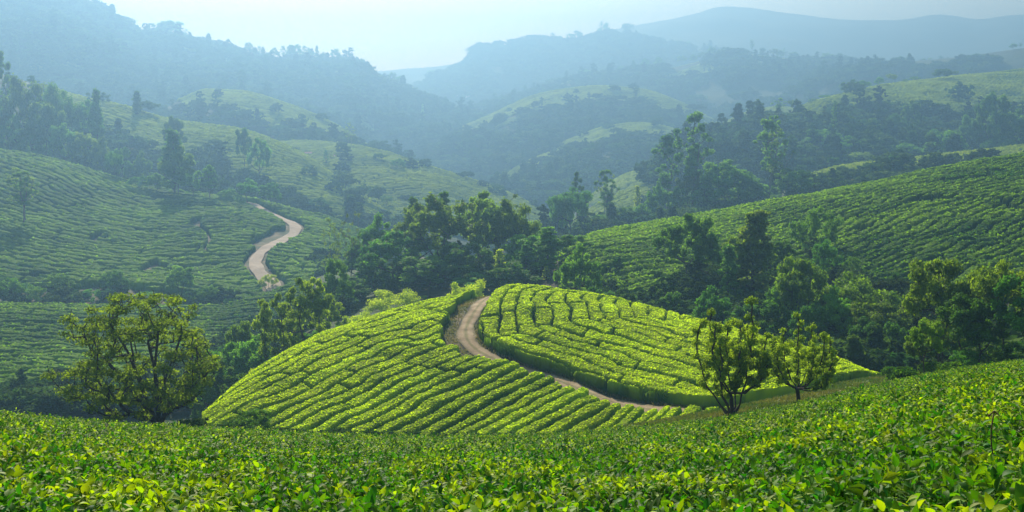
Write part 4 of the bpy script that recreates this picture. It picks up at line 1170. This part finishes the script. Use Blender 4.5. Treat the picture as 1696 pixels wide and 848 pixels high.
for k_, px, tp, wd in [('round', 1678, 72, 16), ('euc', 1690, 71, 8), ('broad', 1490, 93, 24), ('broad', 1505, 96, 20), ('round', 1530, 97, 14), ('broad', 1440, 100, 16), ('column', 1455, 100, 9), ('round', 1470, 100, 14), ('dome', 1650, 95, 34), ('broad', 1640, 98, 20), ('round', 1425, 104, 14), ('broad', 1540, 96, 14)]:
    tree_px(k_, px, tp, 0, 'high_ridge', 'trees on the highest blue ridge at right', wd, t=.97)
# skyline trees left
for k_, px, tp, wd in [('broad', 262, 42, 34), ('broad', 283, 38, 36), ('round', 273, 39, 30), ('round', 300, 60, 18), ('euc', 308, 52, 10), ('round', 197, 34, 16), ('round', 225, 48, 20), ('dome', 413, 75, 16), ('round', 398, 82, 12), ('euc', 430, 80, 8),
                      ('dome', 455, 83, 16), ('euc', 470, 80, 12), ('dome', 482, 78, 16), ('dome', 492, 77, 18), ('euc', 505, 80, 12), ('column', 525, 80, 9), ('dome', 537, 90, 12), ('dome', 556, 85, 18), ('column', 584, 95, 5), ('column', 590, 98, 4), ('broad', 512, 84, 16),
                      ('dome', 649, 123, 13), ('dome', 662, 129, 15), ('column', 683, 148, 9), ('column', 700, 163, 10), ('round', 714, 170, 10), ('column', 692, 158, 7), ('round', 112, -4, 18), ('round', 150, 14, 18)]:
    if k_ == 'dome': k_ = 'broad' if px % 2 else 'round'
    tree_px(k_, px, tp - 4, 0, 'left_mountain', 'trees on the skyline of the big left mountain', wd * 1.25, t=.985)
for k_, px, tp, wd in [('dome', 1039, 42, 18), ('euc', 996, 40, 7), ('dome', 1004, 41, 10), ('dome', 992, 50, 10), ('dome', 957, 54, 14), ('dome', 943, 60, 12), ('column', 948, 60, 6), ('dome', 925, 63, 14), ('round', 912, 70, 12), ('round', 970, 62, 10), ('column', 1056, 57, 3), ('dome', 716, 120, 22), ('round', 812, 79, 9), ('column', 1128, 70, 4), ('round', 1140, 72, 8), ('round', 695, 138, 14)]:
    if k_ == 'dome': k_ = 'broad' if px % 2 else 'round'
    tree_px(k_, px, tp - 4, 0, 'far_hill', 'trees on top of the far hazy hill', wd * 1.25, t=.985)
for k_, px, tp, wd in [('euc', 1245, 70, 8), ('dome', 1263, 83, 11), ('broad', 1282, 84, 12), ('dome', 1292, 87, 12), ('euc', 1298, 83, 5), ('round', 1315, 90, 16), ('dome', 1348, 96, 18), ('dome', 1371, 91, 18), ('broad', 1389, 92, 14), ('dome', 1068, 100, 14), ('dome', 1091, 99, 16), ('dome', 1129, 96, 14), ('dome', 1148, 94, 14), ('broad', 1165, 90, 18), ('broad', 1178, 80, 14), ('broad', 1190, 86, 18), ('round', 1028, 113, 14), ('broad', 968, 117, 22), ('broad', 1210, 88, 14)]:
    if k_ == 'dome': k_ = 'broad' if px % 2 else 'round'
    tree_px(k_, px, tp - 4, 0, 'far_spur', 'trees along the ridge of the far spur with field patches', wd * 1.25, t=.975)
# left hillside trees
LEFT = [('column', 290, 212, 325, 50, 1), ('broad', 295, 240, 328, 60, 5), ('euc', 348, 272, 334, 30, 0), ('broad', 348, 275, 332, 30, 3), ('dome', 190, 250, 298, 28, 0), ('broad', 230, 290, 318, 30, 2), ('bare', 43, 280, 372, 60, 0), ('euc', 40, 282, 374, 50, 1), ('bushdark', 98, 448, 492, 55, 0),
        ('bushdark', 192, 442, 498, 55, 1), ('round', 300, 438, 502, 60, 1), ('bushdark', 20, 455, 500, 60, 1), ('bushdark', 265, 398, 414, 30, 0), ('bushdark', 60, 470, 505, 50, 0), ('bushdark', 150, 475, 508, 50, 1), ('bushdark', 240, 480, 510, 50, 0),
        ('bushdark', 345, 470, 512, 50, 0), ('round', 450, 300, 345, 40, 0), ('broad', 410, 295, 336, 44, 1), ('bushdark', 380, 310, 335, 40, 1), ('round', 260, 285, 322, 40, 0), ('broad', 320, 280, 330, 40, 2), ('bush', 445, 448, 478, 30, 0)]
for k_, px, tp, bs, wd, v_ in LEFT:
    tree_px(k_, px, tp, bs, 'left_slope', 'trees on the left tea hillside', wd, v_)
LB = [('euc', 12, 86, 245, 36, 0), ('broad', 48, 125, 262, 70, 5), ('bare', 60, 140, 262, 60, 1), ('broad', 80, 165, 272, 60, 6), ('broad', 20, 180, 262, 60, 3), ('broad', 110, 200, 288, 50, 0), ('broad', 140, 215, 292, 50, 6), ('dome', 100, 145, 250, 36, 1), ('column', 165, 145, 250, 26, 0), ('broad', 150, 160, 250, 30, 2),
      ('broad', -20, 150, 262, 70, 4), ('broad', 60, 210, 270, 60, 2), ('broad', 170, 225, 300, 44, 5), ('broad', 200, 240, 306, 44, 2), ('broad', 5, 230, 264, 50, 4), ('round', 290, 190, 245, 30, 0), ('round', 405, 210, 250, 30, 1), ('broad', 430, 225, 280, 30, 0), ('broad', 240, 250, 300, 40, 1)]
for k_, px, tp, bs, wd, v_ in LB:
    tree_px(k_, px, tp, bs + 30, 'lit_shoulder', 'hazy trees behind the left hillside', wd, v_)
for k_, px, tp, bs, wd, v_ in [('conifer', 540, 247, 275, 20, 0), ('bare', 582, 205, 245, 22, 0), ('bare', 577, 203, 243, 14, 1), ('round', 660, 262, 285, 30, 0), ('dome', 640, 322, 350, 22, 0)]:
    tree_px(k_, px, tp, bs, 'spur', 'trees on the sunlit spur in the valley', wd, v_)
for k_, px, tp, bs, wd in [('column', 975, 200, 292, 26), ('column', 967, 215, 292, 20), ('column', 700, 172, 200, 10), ('dome', 785, 194, 207, 12), ('column', 858, 215, 232, 6)]:
    tree_px(k_, px, tp, bs, 'left_mountain', 'trees low on the right flank of the left mountain', wd)

# unique labels: ordinals from the left inside each region and look
groups_ = {}
for rg, lk, px, o in TREES: groups_.setdefault((rg, lk), []).append((px, o))
SHORT = {'wood behind the knoll': 'in the wood behind the knoll', 'dark hollow below the right tea slope': 'in the dark hollow below the right tea slope',
         'dark trees at the right edge above the front field': 'at the right edge above the front field', 'trees standing behind the right tea slope': 'standing behind the right tea slope',
         'trees on the wooded flank of the right ridge': 'on the wooded right ridge', 'small trees along the bright rim of the right ridge': 'along the rim of the right ridge',
         'trees on the highest blue ridge at right': 'on the highest ridge at right', 'trees on the skyline of the big left mountain': 'on the skyline of the left mountain',
         'trees on top of the far hazy hill': 'on top of the far hill', 'trees along the ridge of the far spur with field patches': 'along the far spur with field patches',
         'trees on the left tea hillside': 'on the left tea hillside', 'hazy trees behind the left hillside': 'behind the left tea hillside',
         'trees on the sunlit spur in the valley': 'on the sunlit valley spur', 'trees low on the right flank of the left mountain': 'low on the left mountain\'s flank'}
for (rg, lk), lst in groups_.items():
    lst.sort(key=lambda q: q[0])
    for i, (px, o) in enumerate(lst):
        w = SHORT[rg]
        o['label'] = f'{lk} {w}' + (f', {ordinal(i + 1)} from the left' if len(lst) > 1 else '')
print('trees', len(TREES))

# ---------------------------------------------------------------- far woods as one mass per hill
far_keys = [k for v in FAR.values() for k in v]
def joined(key):
    a, b = PROTO[key]
    def arr(me):
        V = np.empty(len(me.vertices) * 3, np.float32); me.vertices.foreach_get('co', V)
        Fq = np.empty(len(me.loops), np.int32); me.loops.foreach_get('vertex_index', Fq)
        return V.reshape(-1, 3), Fq.reshape(-1, 4)
    v1, f1 = arr(a); v2, f2 = arr(b)
    tt = np.empty(len(v2), np.float32); b.attributes['tint'].data.foreach_get('value', tt)
    return mesh_np('far_tree', np.concatenate([v1, v2]), np.concatenate([f1, f2 + len(v1)]), [a.materials[0], b.materials[0]],
                   attrs={'tint': np.concatenate([np.zeros(len(v1)), tt])}, midx=np.r_[np.zeros(len(f1)), np.ones(len(f2))])
far_c = proto_collection('far_trees', [joined(k) for k in far_keys])
far_kinds = [k.split('_')[1] for k in far_keys]

def forest(key, label, px0, px1, n, mask, hmin, hmax, seed, t0=0.0, t1=1.1, tall=.12, wm=1.25, sprinkle=0.0):
    h = HILLS[key]; r = np.random.default_rng(seed)
    px = r.uniform(px0, px1, n * 3); t = r.uniform(t0, t1, n * 3)
    x, y, z = h.P(px, t)
    fs = 1.0 if y.mean() < 200 else (1.35 if y.mean() < 500 else 1.6)
    hmin, hmax = hmin * fs, hmax * fs
    qx, qy = project(x, y, z)
    k = (mask(x, y, qx, qy, t) > .5) | ((r.uniform(0, 1, n * 3) < sprinkle) & (t < .97))
    x, y, z = x[k][:n], y[k][:n], z[k][:n]
    m = len(x)
    tl = r.uniform(0, 1, m) < tall
    idx = np.where(tl, r.choice([i for i, kd in enumerate(far_kinds) if kd in ('euc', 'column')], m), r.choice([i for i, kd in enumerate(far_kinds) if kd in ('broad', 'dome', 'round')], m))
    s = r.uniform(hmin, hmax, m) * (.75 + .35 * np.abs(fbm(x / 60, y / 60, seed, 2)))
    s = np.where(tl, s * 1.35, s)
    w = np.where(tl, 1.1, wm * r.uniform(.8, 1.2, m))
    z = z - np.where(tl, 0, s * .25)
    instancer('woodland', np.stack([x, y, z], 1), np.stack([0 * x, 0 * x, r.uniform(0, 6.28, m)], 1), np.stack([s * w, s * w, s], 1), idx, far_c, label, 'woodland')

def below(pts, gap=0.0, nscale=40, amt=.35, holes=.25):
    X_ = [p[0] for p in pts]; Y_ = [p[1] for p in pts]
    return lambda x, y, px, py, T: ((py > np.interp(px, X_, Y_) + 6 * vn(x / 20, y / 20, 8)) & (fbm(x / nscale, y / nscale, 15, 3) > -holes * 2) & (T < 1.02)).astype(float)
forest('left_mountain', 'blue forest covering the big left mountain', -450, 1100, 9500, below([(-500, -300), (1200, -300)], holes=.55, nscale=70), 6, 13, 1, .05, 1.0, .08)
forest('lit_shoulder', 'woods on the shoulder behind the left hillside', -450, 690, 1500, below([(-500, 100), (0, 150), (60, 170), (130, 202), (190, 228), (250, 260), (330, 275), (400, 292), (450, 326), (520, 350), (600, 376), (700, 400)], holes=.3), 5, 9, 2, .0, .98, .15, sprinkle=.010)
forest('small_hill', 'woods below the small tea hill', 230, 690, 500, below([(220, 200), (345, 180), (400, 200), (480, 215), (560, 235), (700, 290)]), 5, 9, 3, .1, .95, sprinkle=.008)
forest('spur', 'scrubby woods on the lower flank of the sunlit spur', 400, 1000, 1700, below([(380, 285), (440, 268), (495, 290), (540, 322), (600, 354), (660, 374), (720, 386), (800, 396), (900, 408), (1000, 426)], holes=.1), 3, 7, 4, .0, .98, .06, sprinkle=.010)
forest('far_spur', 'patchy woods on the far spur', 650, 1850, 6500, below([(600, 0), (1900, 0)], holes=.16, nscale=60), 6, 11, 5, .05, .98, .08)
forest('terraced_spur', 'dark woods on the flank of the terraced spur', 670, 1290, 1500, below([(660, 280), (700, 262), (760, 232), (820, 205), (880, 185), (990, 168), (1060, 172), (1130, 200), (1300, 275)], holes=.25, nscale=50), 5, 9, 21, .0, .95, .06, sprinkle=.010)
forest('misty_spur', 'woods on the flank of the low misty spur', 810, 1225, 900, below([(800, 325), (900, 275), (1000, 240), (1060, 232), (1120, 240), (1230, 290)], holes=.3), 5, 9, 22, .0, .95, .08, sprinkle=.010)
forest('far_hill', 'woods on the far hazy hill', 620, 1850, 5000, below([(600, 0), (1900, 0)], holes=.3, nscale=90), 7, 13, 6, .05, 1.0, .05)
forest('right_ridge', 'dense woods on the flank of the right ridge', 1090, 2150, 2000, below([(1080, 200), (1330, 198), (1400, 194), (1480, 190), (1600, 194), (1800, 184), (2200, 170)], holes=.3), 6, 11, 7, .0, .98, .10, sprinkle=.010)
forest('high_ridge', 'woods along the highest ridge at right', 1150, 2150, 1300, below([(1100, 100), (1500, 110), (1696, 105), (2200, 90)], holes=.25, nscale=60), 6, 11, 8, .1, 1.0, .1)
forest('hidden_saddle', 'scrub and trees behind the right tea slope', 850, 2150, 650, below([(800, 300), (1100, 330), (1250, 330), (1330, 318), (1400, 298), (1480, 285), (2200, 240)], holes=.5), 4, 8, 9, .2, 1.0, .1, sprinkle=.008)
forest('wood_floor', 'undergrowth filling the wood behind the knoll and the right hollow', 330, 2100, 900, lambda x, y, px, py, T: ((T > .55) | (px > 900)).astype(float), 3.0, 6.5, 10, .0, 1.0, .08)
forest('right_slope', 'bushes climbing the foot of the right tea slope', 925, 2000, 420, lambda x, y, px, py, T: ((py > np.interp(px, [930, 980, 1060, 1130, 1200, 1280, 1380, 1480, 1560, 1750], [515, 515, 505, 480, 425, 440, 455, 480, 520, 555])) & (T < .9)).astype(float), 2.5, 5, 11, .0, .9, .05)
forest('left_slope', 'dark scrub along the foot of the left hillside', -300, 700, 260, lambda x, y, px, py, T: (py > np.interp(px, [-200, 0, 80, 180, 240, 300, 360, 420, 460, 700], [474, 480, 482, 480, 488, 494, 504, 512, 470, 440])).astype(float) * (px < 420) + (px > 520) * (py > 430), 2, 4.5, 12, .0, .5, .05)
forest('terrace', 'thicket at the near edge of the valley terraces', -300, 690, 900, lambda x, y, px, py, T: (py > np.interp(px, [-200, 0, 60, 100, 200, 300, 420, 700], [665, 665, 650, 635, 650, 600, 560, 440])).astype(float), 2, 5.5, 13, .0, .98, .05)
forest('lower_slope', 'low bushes in the dip beyond the front field', -300, 900, 120, lambda x, y, px, py, T: ((px < 90) | (px > 300)).astype(float), .8, 1.6, 14, .7, 1.2, 0)

# ---------------------------------------------------------------- clipped hedges, huts, stones, stem
def clipped(px0, px1, tp, bs, hill, label, depth=1.6):
    h = HILLS[hill]
    a = np.array(h.pick(px0, bs)); b = np.array(h.pick(px1, bs))
    hh = (bs - tp) / F * a[1]
    n, m, kk = 46, 8, 10
    V = []
    for i in range(n):
        t = i / (n - 1); c = a * (1 - t) + b * t
        e = min(1, min(t, 1 - t) * 14 + .35)
        for j in range(m + kk):
            th = math.pi * j / (m + kk - 1)
            cx = -math.cos(th); cz_ = math.sin(th)
            sx = np.sign(cx) * abs(cx) ** .35; sz = abs(cz_) ** .4
            V.append((c[0] + .04 * random.uniform(-1, 1), c[1] + sx * depth / 2 * e + .05 * random.uniform(-1, 1), gz(c[0], c[1]) - .05 + sz * hh * e + .05 * random.uniform(-1, 1)))
    V = np.array(V)
    Fq = grid_faces(n, m + kk)
    idx = rng.integers(0, len(Fq), 3200)
    pos = V[Fq[idx]].mean(1) + rng.normal(0, .04, (3200, 3))
    v2, f2 = tuft_quads(pos, .12)
    c = V.mean(0)
    me = mesh_np('hedge', np.concatenate([V, v2]) - c, np.concatenate([Fq, f2 + len(V)]), [M['tea_mid']], smooth=True, attrs={'tint': np.r_[np.full(len(V), .2), np.repeat(rng.uniform(.1, .6, 3200), 4)]})
    link('hedge', me, label=label, cat='hedge', loc=tuple(c))
clipped(1474, 1514, 611, 632, 'meadow', 'short dark clipped hedge at the gap right of the knoll')
clipped(1526, 1560, 604, 622, 'meadow', 'square clipped hedge under the small dark tree')
clipped(1566, 1596, 603, 618, 'meadow', 'lighter clipped hedge among the trunks at right')

def box_v(cx, cy_, cz_, sx, sy, sz):
    return np.array([(cx + a * sx / 2, cy_ + b * sy / 2, cz_ + c * sz) for c in (0, 1) for a, b in ((-1, -1), (1, -1), (1, 1), (-1, 1))])
BF = np.array([(0, 3, 2, 1), (4, 5, 6, 7), (0, 1, 5, 4), (1, 2, 6, 5), (2, 3, 7, 6), (3, 0, 4, 7)])
def hut(px, py, hill, w, d, h, label, grp=None, nwin=3, rot=0.1):
    H_ = HILLS[hill]; x, y, z = H_.pick(px, py); z = gz(x, y)
    e = bpy.data.objects.new('house', None); col.objects.link(e); e.location = (x, y, z - .3); e.rotation_euler = (0, 0, rot)
    e['label'] = label; e['category'] = 'house'
    if grp: e['group'] = grp
    link('wall', mesh_np('wall', box_v(0, 0, 0, w, d, h), BF, [M['wall_paint']]), parent=e)
    rv = np.array([(-w / 2 - .4, -d / 2 - .4, h), (w / 2 + .4, -d / 2 - .4, h), (w / 2 + .4, d / 2 + .4, h), (-w / 2 - .4, d / 2 + .4, h), (-w / 2 - .4, 0, h + d * .3), (w / 2 + .4, 0, h + d * .3)]) + np.array([0, 0, .004])
    rf = np.array([(0, 1, 5, 4), (2, 3, 4, 5), (0, 3, 2, 1), (0, 4, 3, 3), (1, 2, 5, 5)])
    me = bpy.data.meshes.new('roof'); me.from_pydata(rv.tolist(), [], [(0, 1, 5, 4), (2, 3, 4, 5), (0, 3, 2, 1), (0, 4, 3), (1, 2, 5)]); me.materials.append(M['roof_tin'])
    link('roof', me, parent=e)
    for i in range(nwin):
        wx = (i + .5) / nwin * w - w / 2
        link('window', mesh_np('window', box_v(wx, -d / 2 - .02, h * .4, w / nwin * .35, .1, h * .35), BF, [M['glass_dark']]), parent=e)
hut(757, 163, 'far_hill', 12, 6, 4.5, 'long white building at the foot of the far hill, left one', None, 5)
hut(775, 165, 'far_hill', 7, 6, 4, 'smaller white building just right of the long white one', None, 3)
hut(827, 158, 'far_hill', 14, 7, 3.5, 'low pale building with a reddish roof on the far hill slope', None, 5)
hut(845, 157, 'far_hill', 8, 6, 3.5, 'little pale house touching the low reddish roofed building', None, 2)
hut(511, 262, 'spur', 3.2, 2.4, 1.9, 'tiny white hut on the sunlit spur above the terraces', None, 1)
hut(553, 265, 'spur', 1.8, 1.6, 1.4, 'tiniest white hut at the edge of the bright spur tea', None, 1)

def rock(px, py, hill, s, label, seed):
    r = random.Random(seed); x, y, z = HILLS[hill].pick(px, py); z = gz(x, y)
    V, Fq = [], []
    n, m = 9, 7
    for i in range(m):
        ph = math.pi * i / (m - 1)
        for j in range(n):
            th = 2 * math.pi * j / n
            k = s * r.uniform(.75, 1.15)
            V.append((math.sin(ph) * math.cos(th) * k * 1.3, math.sin(ph) * math.sin(th) * k, math.cos(ph) * k * .7))
    for i in range(m - 1):
        for j in range(n): Fq.append((i * n + j, (i + 1) * n + j, (i + 1) * n + (j + 1) % n, i * n + (j + 1) % n))
    link('boulder', mesh_np('boulder', np.array(V), np.array(Fq), [M['rock']]), label=label, cat='boulder', loc=(x, y, z + s * .2), group='pale boulders beside the winding road')
rock(447, 453, 'left_slope', .4, 'pale boulder right of the road just above the treetops', 1)
rock(455, 449, 'left_slope', .5, 'largest pale boulder right of the lower road bend', 2)
rock(460, 454, 'left_slope', .35, 'small pale boulder at the right end of the roadside group', 3)
rock(398, 341, 'left_slope', .7, 'pale stone just below the top end of the winding road', 4)
rock(410, 345, 'left_slope', .6, 'pale stone between the top end and first bend of the winding road', 5)

# dry stem with a dark flower head poking out of the front field
sk = Skel(); q = sk.add((0, 0, -.3), -1)
for i in range(1, 8): q = sk.add((.02 * math.sin(i), .01 * i, -.3 + i * .12), q)
b1 = sk.add((.05, 0, .5), q); sk.add((-.08, .02, .5), q)
v, f = skel_mesh(sk, .006, .012, 5)
x, y, z = FD.pick(1645, 760)
e = bpy.data.objects.new('flower_stem', None); col.objects.link(e); e.location = (x, y, z); e.scale = (.4, .4, .4); e['label'] = 'dry stem with a dark red flower head above the front tea'; e['category'] = 'flower'
link('stem', mesh_np('stem', v, f, [M['dry_stem']], smooth=True), parent=e)
m_, t_, b_ = new_mat('red_flower'); b_.inputs['Base Color'].default_value = (.12, .02, .02, 1); b_.inputs['Roughness'].default_value = .7
pv_, pf_ = tuft_quads(np.array([-.06, .03, .5]) + rng.normal(0, .007, (40, 3)), .014)
link('flower_head', mesh_np('flower_head', pv_, pf_, [m_]), parent=e)

# ---------------------------------------------------------------- the hazy air
zlo = float(min(VA[:, 2].min(), GZ.min())) - 1.0
zhi = float(VA[:, 2].max()) + 12
me = bpy.data.meshes.new('haze')
X0, X1, Y0, Y1 = -3000, 3000, -200, 3400
me.from_pydata([(X0, Y0, zlo), (X1, Y0, zlo), (X1, Y1, zlo), (X0, Y1, zlo), (X0, Y0, zhi), (X1, Y0, zhi), (X1, Y1, zhi), (X0, Y1, zhi)], [],
               [(0, 3, 2, 1), (4, 5, 6, 7), (0, 1, 5, 4), (1, 2, 6, 5), (2, 3, 7, 6), (3, 0, 4, 7)])
print('haze box', zlo, zhi)
hm = bpy.data.materials.new('haze'); hm.use_nodes = True
N = hm.node_tree.nodes; N.remove(N['Principled BSDF'])
pvn = N.new('ShaderNodeVolumePrincipled')
pvn.inputs['Color'].default_value = HAZE_COL
pvn.inputs['Density'].default_value = HAZE_D
pvn.inputs['Anisotropy'].default_value = HAZE_G
pvn.inputs['Absorption Color'].default_value = (.45, .45, .45, 1)
hm.node_tree.links.new(pvn.outputs[0], N['Material Output'].inputs['Volume'])
me.materials.append(hm)
link('haze', me, label='blue morning haze filling the valley', cat='haze', kind='stuff')
